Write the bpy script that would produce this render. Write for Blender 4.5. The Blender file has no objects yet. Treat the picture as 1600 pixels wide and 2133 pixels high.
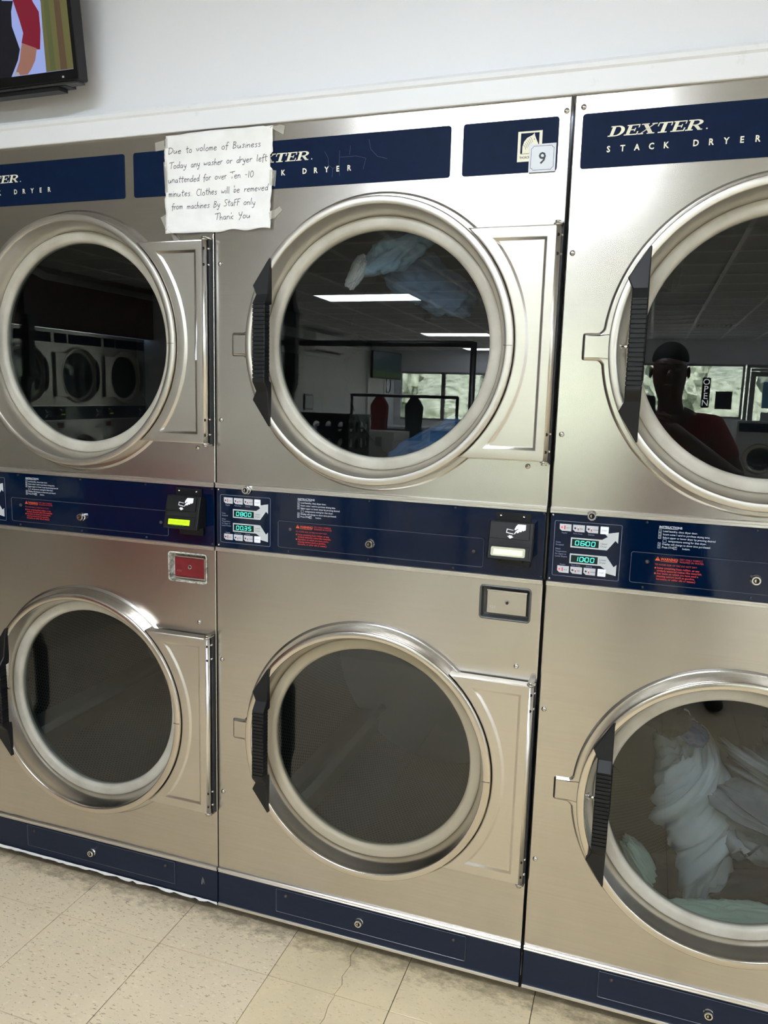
import bpy, math, random
from mathutils import Matrix, Vector
from math import sin, cos, pi, radians, sqrt, hypot, atan2

S = bpy.context.scene
COL = S.collection

# ------------------------------------------------------------------ camera
YAW, PITCH, ROLL = -0.3265, -0.1534, 0.0276
cam = bpy.data.cameras.new('camera'); camo = bpy.data.objects.new('camera', cam); COL.objects.link(camo)
fw = Vector((sin(YAW)*cos(PITCH), cos(YAW)*cos(PITCH), sin(PITCH)))
rt = Vector((cos(YAW), -sin(YAW), 0)); up = rt.cross(fw)
r2 = cos(ROLL)*rt + sin(ROLL)*up; u2 = -sin(ROLL)*rt + cos(ROLL)*up
CAM = Vector((0.9838, -1.6236, 1.3855))
camo.matrix_world = Matrix(((r2.x, u2.x, -fw.x, CAM.x), (r2.y, u2.y, -fw.y, CAM.y), (r2.z, u2.z, -fw.z, CAM.z), (0, 0, 0, 1)))
cam.sensor_fit = 'VERTICAL'; cam.sensor_height = 24.0; cam.lens = 1598.03/2133*24.0
cam.clip_start = 0.02; cam.clip_end = 200
S.camera = camo

# ------------------------------------------------------------------ world, light, exposure
S.view_settings.view_transform = 'Standard'; S.view_settings.look = 'None'
S.view_settings.gamma = 1; S.view_settings.use_curve_mapping = False
S.view_settings.exposure = 0.0
W = bpy.data.worlds.new('sky'); S.world = W; W.use_nodes = True
wn = W.node_tree.nodes; wn.clear()
sky = wn.new('ShaderNodeTexSky'); sky.sky_type = 'NISHITA'; sky.sun_elevation = radians(55); sky.sun_rotation = radians(40)
sky.sun_disc = False; sky.altitude = 50; sky.dust_density = 2.5
bg = wn.new('ShaderNodeBackground'); bg.inputs[1].default_value = 2.6
wo = wn.new('ShaderNodeOutputWorld')
W.node_tree.links.new(sky.outputs[0], bg.inputs[0]); W.node_tree.links.new(bg.outputs[0], wo.inputs[0])
sun = bpy.data.lights.new('sun', 'SUN'); sun.energy = 100; sun.angle = radians(2); sun.color = (1, .97, .94)
suno = bpy.data.objects.new('sun', sun); COL.objects.link(suno); suno.rotation_euler = Vector((-.35, -.62, -.70)).to_track_quat('-Z', 'Y').to_euler(); suno.location = (0, -10, 8)
TROFFER = 35.5            # radiance of the fluorescent diffusers
ROOM_H = 2.57
XL, XR, YF = -4.4, 6.4, -14.7

# ------------------------------------------------------------------ materials
def srgb(r, g, b):
    f = lambda c: (c/255/12.92) if c/255 <= .04045 else ((c/255+.055)/1.055)**2.4
    return (f(r), f(g), f(b), 1)
MATS = {}
def mat(name, col, rough=.5, metal=0., emis=0., ecol=None, spec=.5, coat=0.):
    m = bpy.data.materials.new(name); m.use_nodes = True
    b = m.node_tree.nodes['Principled BSDF']
    b.inputs['Base Color'].default_value = col; b.inputs['Roughness'].default_value = rough
    b.inputs['Metallic'].default_value = metal; b.inputs['Specular IOR Level'].default_value = spec
    b.inputs['Coat Weight'].default_value = coat; b.inputs['Coat Roughness'].default_value = .05
    if emis:
        b.inputs['Emission Color'].default_value = ecol or col; b.inputs['Emission Strength'].default_value = emis
    MATS[name] = m; return m
def N(m, t): return m.node_tree.nodes.new(t)
def L(m, a, b): m.node_tree.links.new(a, b)
def pb(m): return m.node_tree.nodes['Principled BSDF']
def math_(m, op, a, b=None, c=None):
    n = N(m, 'ShaderNodeMath'); n.operation = op
    for i, v in enumerate((a, b, c)):
        if v is None: continue
        if isinstance(v, (int, float)): n.inputs[i].default_value = v
        else: L(m, v, n.inputs[i])
    return n.outputs[0]
def coords(m, scale=(1, 1, 1), kind='Object'):
    tc = N(m, 'ShaderNodeTexCoord'); mp = N(m, 'ShaderNodeMapping'); mp.inputs['Scale'].default_value = scale; mp.inputs['Location'].default_value = (3.17, 5.37, 2.71)
    L(m, tc.outputs[kind], mp.inputs[0]); return mp.outputs[0]
def noise(m, vec, scale, detail=4, rough=.55):
    n = N(m, 'ShaderNodeTexNoise'); n.inputs['Scale'].default_value = scale; n.inputs['Detail'].default_value = detail
    n.inputs['Roughness'].default_value = rough; L(m, vec, n.inputs['Vector']); return n.outputs['Fac']
def ramp(m, fac, stops):
    r = N(m, 'ShaderNodeValToRGB'); e = r.color_ramp.elements
    while len(e) < len(stops): e.new(.5)
    for el, (p, c) in zip(e, stops): el.position = p; el.color = c if len(c) == 4 else (*c, 1)
    L(m, fac, r.inputs[0]); return r.outputs[0]
def mixc(m, fac, a, b, blend='MIX'):
    n = N(m, 'ShaderNodeMix'); n.data_type = 'RGBA'; n.blend_type = blend
    for i, v in ((0, fac), (6, a), (7, b)):
        if isinstance(v, (int, float)): n.inputs[i].default_value = v
        elif isinstance(v, tuple): n.inputs[i].default_value = v
        else: L(m, v, n.inputs[i])
    return n.outputs[2]
def bump(m, h, strength, dist=.001):
    b = N(m, 'ShaderNodeBump'); b.inputs['Strength'].default_value = strength; b.inputs['Distance'].default_value = dist
    L(m, h, b.inputs['Height']); L(m, b.outputs[0], pb(m).inputs['Normal'])

def steel(name, col, rough, aniso, tangent=(0, 0, 1), smudge=.5, brush=.35, bmp=.05):
    m = mat(name, (*col, 1), rough, 1.0)
    v = coords(m, (2.0, 2.0, 110)); streak = noise(m, v, 2.2, 2)
    blot = noise(m, coords(m, (1, 1, 1)), 5.5, 5, .6)
    fine = noise(m, coords(m, (1, 1, 1)), 38, 4, .6)
    c = mixc(m, math_(m, 'MULTIPLY', ramp(m, streak, [(.35, (0, 0, 0)), (.65, (1, 1, 1))]), brush), (*col, 1), (col[0]*.82, col[1]*.81, col[2]*.79, 1))
    c = mixc(m, math_(m, 'MULTIPLY', ramp(m, blot, [(.48, (0, 0, 0)), (.72, (1, 1, 1))]), smudge*.5), c, (col[0]*.86, col[1]*.84, col[2]*.80, 1))
    L(m, c, pb(m).inputs['Base Color'])
    r = math_(m, 'ADD', rough-.035, math_(m, 'MULTIPLY', blot, .05)); r = math_(m, 'ADD', r, math_(m, 'MULTIPLY', fine, .02))
    L(m, r, pb(m).inputs['Roughness'])
    if aniso:
        pb(m).inputs['Anisotropic'].default_value = aniso
        t = N(m, 'ShaderNodeCombineXYZ')
        for i in range(3): t.inputs[i].default_value = tangent[i]
        L(m, t.outputs[0], pb(m).inputs['Tangent'])
    h = noise(m, coords(m, (1, 1, 1)), 3.2, 2)
    if bmp: bump(m, h, bmp, .02)
    return m
STEEL = steel('brushed_steel', (.58, .552, .514), .25, .5, brush=.22)
STEEL_DOOR = steel('door_steel', (.64, .605, .55), .33, 0., smudge=.2, brush=.08)
STEEL_RING = steel('spun_steel', (.64, .60, .545), .20, 0., smudge=.2, brush=.0, bmp=0)
STEEL_SATIN = steel('satin_ring', (.68, .645, .59), .36, 0., smudge=.3, brush=.0, bmp=0)
CHROME = mat('chrome', (.78, .77, .74, 1), .12, 1.)
SILVER = mat('aluminium_strip', (.82, .80, .77, 1), .28, 1.)
SCREW = mat('screw_steel', (.55, .52, .48, 1), .22, 1.)
GASKET = mat('gasket_enamel', srgb(186, 182, 170), .38)
g_ = noise(GASKET, coords(GASKET), 14, 5); L(GASKET, ramp(GASKET, g_, [(.3, srgb(170, 165, 150)), (.7, srgb(194, 190, 178))]), pb(GASKET).inputs['Base Color'])
GASKET_TAN = mat('aged_gasket', srgb(172, 162, 140), .42)
BLACK = mat('black_plastic', srgb(17, 18, 20), .45, spec=.35)
BLACK_M = mat('matte_black', srgb(10, 10, 11), .7)
BLUE = mat('header_blue', srgb(18, 36, 74), .5, spec=.08)
bn = noise(BLUE, coords(BLUE), 30, 4); L(BLUE, ramp(BLUE, bn, [(.3, srgb(12, 27, 54)), (.75, srgb(15, 32, 62))]), pb(BLUE).inputs['Base Color'])
BLUE_G = mat('glossy_blue', srgb(0, 17, 44), .07, spec=.5)
bump(BLUE_G, noise(BLUE_G, coords(BLUE_G), 9, 3), .10, .004)
BLUE_K = mat('kick_blue', srgb(20, 38, 70), .5, spec=.3)
kn = noise(BLUE_K, coords(BLUE_K, (1, 1, 6)), 22, 5, .7); L(BLUE_K, ramp(BLUE_K, kn, [(.3, srgb(15, 27, 48)), (.68, srgb(19, 32, 54)), (.80, srgb(44, 55, 74))]), pb(BLUE_K).inputs['Base Color'])
CREAM = mat('cream_print', srgb(240, 236, 214), .5)
WHITE_P = mat('white_print', srgb(226, 230, 236), .5)
GREY_P = mat('grey_print', srgb(150, 158, 176), .5)
ORANGE_P = mat('orange_print', srgb(226, 84, 36), .5)
RED_P = mat('red_print', srgb(196, 50, 36), .5)
DARK_P = mat('dark_print', srgb(40, 42, 48), .5)
BUTTON = mat('button_grey', srgb(196, 198, 204), .4)
BUTTON_W = mat('button_white', srgb(244, 246, 250), .4)
LEGEND = mat('legend_grey', srgb(192, 196, 198), .45)
LED = mat('led_digits', srgb(70, 230, 200), .5, emis=1.6, ecol=srgb(90, 255, 215))
LEDBACK = mat('led_window', srgb(2, 34, 32), .25)
LCD = mat('lcd_green', srgb(170, 220, 20), .4, emis=.75, ecol=srgb(190, 245, 20))
LCD_T = mat('lcd_text', srgb(96, 140, 20), .5)
LCD_W = mat('lcd_overexposed', srgb(236, 240, 190), .4, emis=.8, ecol=srgb(235, 250, 150))  # overexposure of the middle reader's display put into the pale colour
LABEL_T = mat('worn_label', srgb(196, 196, 176), .5)
REDBOX = mat('red_paint', srgb(128, 22, 32), .45)
rn = noise(REDBOX, coords(REDBOX), 60, 4); L(REDBOX, ramp(REDBOX, rn, [(.3, srgb(98, 14, 22)), (.7, srgb(120, 26, 34))]), pb(REDBOX).inputs['Base Color'])
WORN = mat('chipped_paint', srgb(190, 188, 178), .5)
wn_ = noise(WORN, coords(WORN), 90, 5, .7); L(WORN, ramp(WORN, wn_, [(.36, srgb(92, 88, 78)), (.5, srgb(176, 174, 162)), (.7, srgb(226, 226, 218))]), pb(WORN).inputs['Base Color'])
WALL = mat('white_wall', srgb(236, 237, 241), .45)
bump(WALL, noise(WALL, coords(WALL), 26, 4), .15, .004)
TRIM = mat('white_trim', srgb(240, 241, 243), .4, spec=.3)
tn = noise(TRIM, coords(TRIM, (1, 1, 1)), 12, 6, .7); L(TRIM, ramp(TRIM, tn, [(.64, srgb(240, 241, 243)), (.78, srgb(222, 221, 218))]), pb(TRIM).inputs['Base Color'])
PLANK = mat('white_plank', srgb(214, 214, 210), .5)
CEIL = mat('ceiling_board', srgb(188, 190, 193), .8)
GRID = mat('ceiling_tee', srgb(252, 252, 252), .4)
DIFF = mat('troffer_diffuser', (1, 1, 1, 1), .5, emis=TROFFER, ecol=(.83, .905, 1, 1))
FRAME_W = mat('white_metal', srgb(220, 220, 218), .4)
ALU = mat('window_aluminium', srgb(150, 150, 150), .35, .8)

def tile_mat(name, base, dark, light, amount=.5):
    m = mat(name, srgb(*base), .42)
    geo = N(m, 'ShaderNodeNewGeometry')
    def vec(rot, sc):
        mp = N(m, 'ShaderNodeMapping'); mp.inputs['Rotation'].default_value = (0, 0, rot); mp.inputs['Scale'].default_value = sc
        L(m, geo.outputs['Position'], mp.inputs[0]); return mp.outputs[0]
    d = noise(m, vec(.5, (60, 150, 60)), 1, 3, .5); l = noise(m, vec(.9, (55, 120, 55)), 1.1, 3, .5)
    d2 = noise(m, vec(-.4, (110, 200, 60)), 1, 2, .5)
    cl = noise(m, vec(0, (1, 1, 1)), 4, 4, .6)
    c = mixc(m, ramp(m, cl, [(.3, (0, 0, 0)), (.75, (1, 1, 1))]), srgb(*base), srgb(*[int(v*.93) for v in base]))
    c = mixc(m, math_(m, 'MULTIPLY', ramp(m, l, [(.60, (0, 0, 0)), (.68, (1, 1, 1))]), amount*.8), c, srgb(*light))
    c = mixc(m, math_(m, 'MULTIPLY', ramp(m, d, [(.61, (0, 0, 0)), (.67, (1, 1, 1))]), amount), c, srgb(*dark))
    c = mixc(m, math_(m, 'MULTIPLY', ramp(m, d2, [(.66, (0, 0, 0)), (.70, (1, 1, 1))]), amount), c, srgb(*[int(v*.8) for v in dark]))
    # grime gathered along the foot of the machines
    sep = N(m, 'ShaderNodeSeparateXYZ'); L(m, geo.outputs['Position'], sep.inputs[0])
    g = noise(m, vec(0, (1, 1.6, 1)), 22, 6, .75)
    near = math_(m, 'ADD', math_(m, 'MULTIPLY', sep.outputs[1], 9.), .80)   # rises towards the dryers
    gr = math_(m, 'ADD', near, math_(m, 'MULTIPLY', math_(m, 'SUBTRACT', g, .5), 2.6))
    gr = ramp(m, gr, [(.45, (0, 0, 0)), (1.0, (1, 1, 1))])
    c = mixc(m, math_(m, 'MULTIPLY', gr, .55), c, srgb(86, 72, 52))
    L(m, c, pb(m).inputs['Base Color'])
    bump(m, d, .08, .001)
    return m
TILE_A = tile_mat('tile_fleck_grey', (240, 222, 190), (164, 143, 110), (250, 238, 212), .65)
TILE_B = tile_mat('tile_fleck_yellow', (238, 219, 180), (184, 162, 122), (246, 232, 198), .4)
TILE_F = tile_mat('tile_far', (226, 209, 178), (160, 144, 114), (220, 208, 182))
for m_, r_ in ((TILE_A, .36), (TILE_B, .36), (TILE_F, .24)): pb(m_).inputs['Roughness'].default_value = r_
JOINT = mat('tile_joint', srgb(60, 52, 42), .9)

def glass_mat(name, tint):
    m = bpy.data.materials.new(name); m.use_nodes = True; nt = m.node_tree; nt.nodes.clear()
    o = N(m, 'ShaderNodeOutputMaterial'); mx = N(m, 'ShaderNodeMixShader'); t = N(m, 'ShaderNodeBsdfTransparent'); g = N(m, 'ShaderNodeBsdfGlossy')
    t.inputs[0].default_value = (*tint, 1); g.inputs['Roughness'].default_value = 0.0; g.inputs[0].default_value = (1, 1, 1, 1)
    lw = N(m, 'ShaderNodeLayerWeight'); lw.inputs[0].default_value = .5
    f = math_(m, 'ADD', math_(m, 'MULTIPLY', math_(m, 'POWER', lw.outputs['Facing'], 5), .95), .042)
    L(m, f, mx.inputs[0]); L(m, t.outputs[0], mx.inputs[1]); L(m, g.outputs[0], mx.inputs[2]); L(m, mx.outputs[0], o.inputs[0])
    return m
GLASS = glass_mat('door_glass', (.72, .75, .75))
WGLASS = glass_mat('window_glass', (.97, .98, .97))
TAPE = bpy.data.materials.new('clear_tape'); TAPE.use_nodes = True
_b = pb(TAPE); _b.inputs['Base Color'].default_value = srgb(225, 222, 210); _b.inputs['Roughness'].default_value = .3; _b.inputs['Alpha'].default_value = .42
PAPER = mat('paper', srgb(238, 236, 230), .7)
pn = noise(PAPER, coords(PAPER), 12, 5); L(PAPER, ramp(PAPER, pn, [(.3, srgb(238, 237, 233)), (.6, srgb(250, 249, 246))]), pb(PAPER).inputs['Base Color'])
INK = mat('pen_ink', srgb(34, 36, 58), .5)
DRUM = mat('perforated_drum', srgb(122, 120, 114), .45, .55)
DRUM_U = mat('shaded_drum', srgb(70, 70, 68), .5, .55)  # dim interior and spin-blurred holes of the upper drums put into the colour
def drum_nodes(m, ca, cb):
    tc = N(m, 'ShaderNodeTexCoord'); sp = N(m, 'ShaderNodeSeparateXYZ'); L(m, tc.outputs['UV'], sp.inputs[0])
    def dots(du, dv):
        u = math_(m, 'SUBTRACT', math_(m, 'FRACT', math_(m, 'ADD', math_(m, 'MULTIPLY', sp.outputs[0], 220.), du)), .5)
        v = math_(m, 'SUBTRACT', math_(m, 'FRACT', math_(m, 'ADD', math_(m, 'MULTIPLY', sp.outputs[1], 37.), dv)), .5)
        v = math_(m, 'MULTIPLY', v, 1.73)
        return math_(m, 'SQRT', math_(m, 'ADD', math_(m, 'MULTIPLY', u, u), math_(m, 'MULTIPLY', v, v)))
    d = math_(m, 'MINIMUM', dots(0, 0), dots(.5, .5))
    hole = math_(m, 'LESS_THAN', d, .31)
    L(m, mixc(m, hole, srgb(*ca), srgb(*cb)), pb(m).inputs['Base Color'])
    L(m, math_(m, 'MULTIPLY', math_(m, 'SUBTRACT', 1., hole), .55), pb(m).inputs['Metallic'])
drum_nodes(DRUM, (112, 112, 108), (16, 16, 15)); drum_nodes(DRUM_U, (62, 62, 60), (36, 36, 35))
DRUM_S = mat('plain_drum_steel', srgb(160, 164, 160), .5, .35)
DRUM_SU = mat('shaded_plate', srgb(66, 67, 66), .5, .4)  # rear plate colour darkened for the shade inside the upper drums
DRUM_B = mat('baffle_steel', srgb(128, 132, 128), .4, .5)

# ------------------------------------------------------------------ mesh helpers
def tag(o, label=None, cat=None, group=None, kind=None):
    if label: o['label'] = label
    if cat: o['category'] = cat
    if group: o['group'] = group
    if kind: o['kind'] = kind
    return o
def empty(name, loc=(0, 0, 0), rz=0):
    o = bpy.data.objects.new(name, None); o.location = loc; o.rotation_euler = (0, 0, rz); o.empty_display_size = .05; COL.objects.link(o); return o
class B:
    def __init__(s): s.v = []; s.f = []; s.sm = []; s.uv = {}
    def add(s, vs, fs, sm=False):
        o = len(s.v); s.v += [tuple(v) for v in vs]
        for f in fs: s.f.append(tuple(i+o for i in f)); s.sm.append(sm)
        return s
    def box(s, x0, x1, y0, y1, z0, z1):
        v = [(x, y, z) for x in (x0, x1) for y in (y0, y1) for z in (z0, z1)]
        return s.add(v, [(0, 1, 3, 2), (4, 6, 7, 5), (0, 4, 5, 1), (2, 3, 7, 6), (0, 2, 6, 4), (1, 5, 7, 3)])
    def loops(s, ls, cap0=False, cap1=False, sm=False, closed=True):
        """connect successive closed loops of equal length"""
        n = len(ls[0]); vs = [p for l in ls for p in l]; fs = []
        for k in range(len(ls)-1):
            for i in range(n if closed else n-1):
                j = (i+1) % n
                fs.append((k*n+i, k*n+j, (k+1)*n+j, (k+1)*n+i))
        s.add(vs, fs, sm)
        if cap0: s.add(ls[0], [tuple(range(n))[::-1]])
        if cap1: s.add(ls[-1], [tuple(range(n))])
        return s
    def prism(s, poly, y0, y1, bev=0., sm=False):
        """xz polygon (counter-clockwise seen from the front, -y), front at y0, back at y1"""
        ls = [[(x, y1, z) for x, z in poly]]
        if bev:
            ls.append([(x, y0+bev, z) for x, z in poly])
            ls.append([(x, y0+bev*.3, z) for x, z in off(poly, bev*.3)])
            ls.append([(x, y0, z) for x, z in off(poly, bev)])
        else: ls.append([(x, y0, z) for x, z in poly])
        return s.loops(ls, cap0=True, cap1=True, sm=sm)
    def lathe(s, prof, c, n=96, sm=True, a0=0, a1=2*pi):
        """profile of (r, y) about a y axis through c=(x, z)"""
        full = abs(a1-a0-2*pi) < 1e-6
        ls = [[(c[0]+r*cos(a0+(a1-a0)*i/n), y, c[1]+r*sin(a0+(a1-a0)*i/n)) for i in range(n if full else n+1)] for r, y in prof]
        return s.loops(ls, sm=sm, closed=full)
    def cyl(s, p, q, r, n=16, r1=None, sm=True):
        p = Vector(p); q = Vector(q); d = (q-p).normalized(); a = d.orthogonal().normalized(); b = d.cross(a); r1 = r if r1 is None else r1
        l0 = [p+r*(cos(2*pi*i/n)*a+sin(2*pi*i/n)*b) for i in range(n)]; l1 = [q+r1*(cos(2*pi*i/n)*a+sin(2*pi*i/n)*b) for i in range(n)]
        return s.loops([l0, l1], cap0=True, cap1=True, sm=sm)
    def ribbon(s, pts, w, y):
        """flat pen stroke in the xz plane"""
        vs = []; fs = []
        for i, (x, z) in enumerate(pts):
            x0, z0 = pts[max(0, i-1)]; x1, z1 = pts[min(len(pts)-1, i+1)]
            dx, dz = x1-x0, z1-z0; l = hypot(dx, dz) or 1; nx, nz = -dz/l*w/2, dx/l*w/2
            yy = y(x, z) if callable(y) else y
            vs += [(x+nx, yy, z+nz), (x-nx, yy, z-nz)]
        for i in range(len(pts)-1): fs.append((2*i, 2*i+1, 2*i+3, 2*i+2))
        return s.add(vs, fs)
    def poly(s, pts, y): return s.add([(x, y, z) for x, z in pts], [tuple(range(len(pts)))])
    def out(s, name, m, parent=None, uvf=None, ang=None):
        me = bpy.data.meshes.new(name); me.from_pydata(s.v, [], s.f)
        me.polygons.foreach_set('use_smooth', s.sm)
        if uvf:
            ul = me.uv_layers.new(name='UVMap')
            for pol in me.polygons:
                for li in pol.loop_indices: ul.data[li].uv = uvf(me.vertices[me.loops[li].vertex_index].co, pol)
        me.materials.append(m)
        if s.f and not uvf:
            import bmesh
            bm = bmesh.new(); bm.from_mesh(me); bmesh.ops.remove_doubles(bm, verts=bm.verts, dist=1e-6)
            if ang is not None:
                bmesh.ops.recalc_face_normals(bm, faces=bm.faces)
                for e in bm.edges:
                    if len(e.link_faces) == 2 and e.calc_face_angle(0) > ang: e.smooth = False
                for f in bm.faces: f.smooth = True
            bm.to_mesh(me); bm.free()
        me.update()
        o = bpy.data.objects.new(name, me); COL.objects.link(o)
        if ang is not None:
            w_ = o.modifiers.new('normals', 'WEIGHTED_NORMAL'); w_.keep_sharp = True; w_.weight = 100
        if parent: o.parent = parent
        return o
def off(poly, d):
    """offset a counter-clockwise xz polygon inwards by d"""
    n = len(poly); out = []
    for i in range(n):
        x0, z0 = poly[i-1]; x1, z1 = poly[i]; x2, z2 = poly[(i+1) % n]
        a = Vector((x1-x0, z1-z0)); b = Vector((x2-x1, z2-z1))
        if a.length < 1e-9: a = b
        if b.length < 1e-9: b = a
        a.normalize(); b.normalize(); na = Vector((-a.y, a.x)); nb = Vector((-b.y, b.x)); m = na+nb
        if m.length < 1e-6: m = na
        m.normalize(); k = d/max(.35, m.dot(na)); out.append((x1+m.x*k, z1+m.y*k))
    return out
def rrect(x0, x1, z0, z1, r, n=5):
    pts = []
    for cx, cz, a in ((x1-r, z0+r, -pi/2), (x1-r, z1-r, 0), (x0+r, z1-r, pi/2), (x0+r, z0+r, pi)):
        for i in range(n+1): t = a+pi/2*i/n; pts.append((cx+r*cos(t), cz+r*sin(t)))
    return pts
def circ(cx, cz, r, n=24): return [(cx+r*cos(2*pi*i/n), cz+r*sin(2*pi*i/n)) for i in range(n)]
def plate_holes(outer, holes, y, thick=0.):
    """flat plate in the xz plane with holes (lists of xz points)"""
    import bmesh
    bm = bmesh.new()
    for lp in [outer]+holes:
        vs = [bm.verts.new((x, y, z)) for x, z in lp]
        for i in range(len(vs)): bm.edges.new((vs[i], vs[(i+1) % len(vs)]))
    bmesh.ops.triangle_fill(bm, use_beauty=True, edges=bm.edges[:], normal=(0, -1, 0))
    for f in bm.faces:
        if f.normal.y > 0: f.normal_flip()
    bm.verts.index_update()
    v = [tuple(q.co) for q in bm.verts]; f = [tuple(q.index for q in p.verts) for p in bm.faces]; bm.free()
    return v, f
def text(body, size, x, z, y, m, parent, name='print', align='LEFT', sx=1., extr=0., spacing=1., shear=0., bold=0., lines=1.):
    c = bpy.data.curves.new(name, 'FONT'); c.body = body; c.size = size; c.align_x = align; c.resolution_u = 2
    c.space_character = spacing; c.shear = shear; c.offset = bold; c.space_line = lines; c.extrude = extr
    o = bpy.data.objects.new(name, c); COL.objects.link(o)
    dg = bpy.context.evaluated_depsgraph_get(); me = bpy.data.meshes.new_from_object(o.evaluated_get(dg))
    bpy.data.objects.remove(o); bpy.data.curves.remove(c)
    me.transform(Matrix(((sx, 0, 0, x), (0, 0, -1, y), (0, 1, 0, z), (0, 0, 0, 1))))
    me.materials.clear(); me.materials.append(m)
    o = bpy.data.objects.new(name, me); COL.objects.link(o)
    if parent: o.parent = parent
    return o
def join(objs, name):
    """merge finished print meshes into one part"""
    vs = []; fs = []; ms = []; mi = []
    for o in objs:
        k = len(vs); vs += [tuple(v.co) for v in o.data.vertices]
        m = o.data.materials[0]
        if m not in ms: ms.append(m)
        for p in o.data.polygons: fs.append(tuple(i+k for i in p.vertices)); mi.append(ms.index(m))
    me = bpy.data.meshes.new(name); me.from_pydata(vs, [], fs)
    for m in ms: me.materials.append(m)
    me.polygons.foreach_set('material_index', mi); me.update()
    r = bpy.data.objects.new(name, me); COL.objects.link(r); r.parent = objs[0].parent
    for o in objs:
        d = o.data; bpy.data.objects.remove(o); bpy.data.meshes.remove(d)
    return r
def kids(o): return [c for c in ALL() if c.parent == o]
def ALL(): return list(bpy.data.objects)
def copy_tree(o, parent=None, skip=()):
    c = o.copy(); COL.objects.link(c); c.parent = parent
    for ch in o.children:
        if ch.name.split('.')[0] in skip: continue
        copy_tree(ch, c, skip)
    return c

# ------------------------------------------------------------------ the setting
def struct(name, b, m, parent=None, **k):
    o = b.out(name, m, parent, **k)
    if parent is None: o['kind'] = 'structure'
    return o
DW, DH = .80, 1.969            # one dryer's width and height
NX0, NX1 = -DW-.0015, 2*DW+.0035
b = B(); b.box(XL-1.2, XR+.1, .0, .12, DH+.001, ROOM_H+.05); b.box(XL-1.2, NX0, .0, .12, 0, DH+.001); b.box(NX1, XR+.1, .0, .12, 0, DH+.001)
struct('wall_back', b, WALL)
b = B()   # moulding that caps the dryer opening: flat board with a rounded upper lip
sec = [(-.001, DH-.002), (-.008, DH-.002), (-.010, DH+.002), (-.010, 2.006), (-.014, 2.010), (-.015, 2.018), (-.012, 2.024), (-.004, 2.027), (-.001, 2.027)]
b.loops([[(x, y, z) for y, z in sec] for x in (XL-1.0, XR-.02)], cap0=True, cap1=True)
o = struct('trim_1', b, TRIM, ang=.5)
b = B(); b.box(XL-.1, XL, YF, -6.76, 0, ROOM_H+.05); b.box(XL-2., XL-.1, -6.86, -6.76, 0, ROOM_H+.05)
wl = struct('wall_left', b, WALL)
b = B(); b.box(XL-.69, XL-.6, -6.75, 0, DH+.002, ROOM_H+.05); b.box(XL-.69, XL-.6, -3.49, 0, 0, ROOM_H+.05)
struct('wall_alcove', b, mat('taupe_paint', srgb(84, 66, 58), .7))
pk = B().box(0, .012, -2.44/2, 2.44/2, 0, .178)
pk0 = None
for r in range(14):
    for c in range(4):
        if pk0 is None: q = pk.out('plank', PLANK, wl); pk0 = q
        else: q = pk0.copy(); COL.objects.link(q)
        q.location = (XL+.001, -6.78-.02-1.96*(c+.5), .02+r*.182); q.scale = (1, 1.95/2.44, 1)
struct('wall_right', B().box(XR, XR+.1, YF, .12, 0, ROOM_H+.05), WALL)
# shop front: a band of aluminium framed windows and a glazed door
WZ0, WZ1 = 1.08, 2.12
wins = [(-4.25, -3.32), (-3.26, -2.2), (-2.14, -1.08), (-1.02, .04), (.1, 1.14), (1.20, 2.64), (4.0, 5.1), (5.16, 6.3)]
b = B(); b.box(XL-.1, XR+.1, YF-.12, YF, WZ1, ROOM_H+.05)
b.box(XL-.1, 2.70, YF-.12, YF, 0, WZ0); b.box(3.94, XR+.1, YF-.12, YF, 0, WZ0)
b.box(XL-.1, -4.25, YF-.12, YF, WZ0, WZ1); b.box(6.3, XR+.1, YF-.12, YF, WZ0, WZ1)
struct('wall_front', b, WALL)
def frame_bars(x0, x1, z0, z1, y, w=.04, d=.08):
    b = B(); b.box(x0, x0+w, y-d, y, z0, z1); b.box(x1-w, x1, y-d, y, z0, z1); b.box(x0+w, x1-w, y-d, y, z0, z0+w); b.box(x0+w, x1-w, y-d, y, z1-w, z1); return b
for i, (x0, x1) in enumerate(wins):
    w = struct('window_%d' % (i+1), frame_bars(x0-.03, x1+.03, WZ0, WZ1, YF-.02), ALU)
    B().box(x0+.01, x1-.01, YF-.062, YF-.056, WZ0+.04, WZ1-.04).out('pane', WGLASS, w)
dr = struct('door_1', frame_bars(2.70, 3.94, 0, WZ1, YF-.02, .06), ALU)
B().box(2.78, 3.86, YF-.075, YF-.04, 2.0, 2.05).out('transom', ALU, dr)
lf = frame_bars(2.78, 3.86, .01, 1.99, YF-.03, .09, .045).out('door_leaf', ALU, dr)
B().box(2.86, 3.78, YF-.056, YF-.050, .09, 1.91).out('pane', WGLASS, lf)
B().box(2.9, 3.02, YF-.022, YF-.012, 1.0, 1.05).out('push_bar', BLACK, lf)

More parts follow.
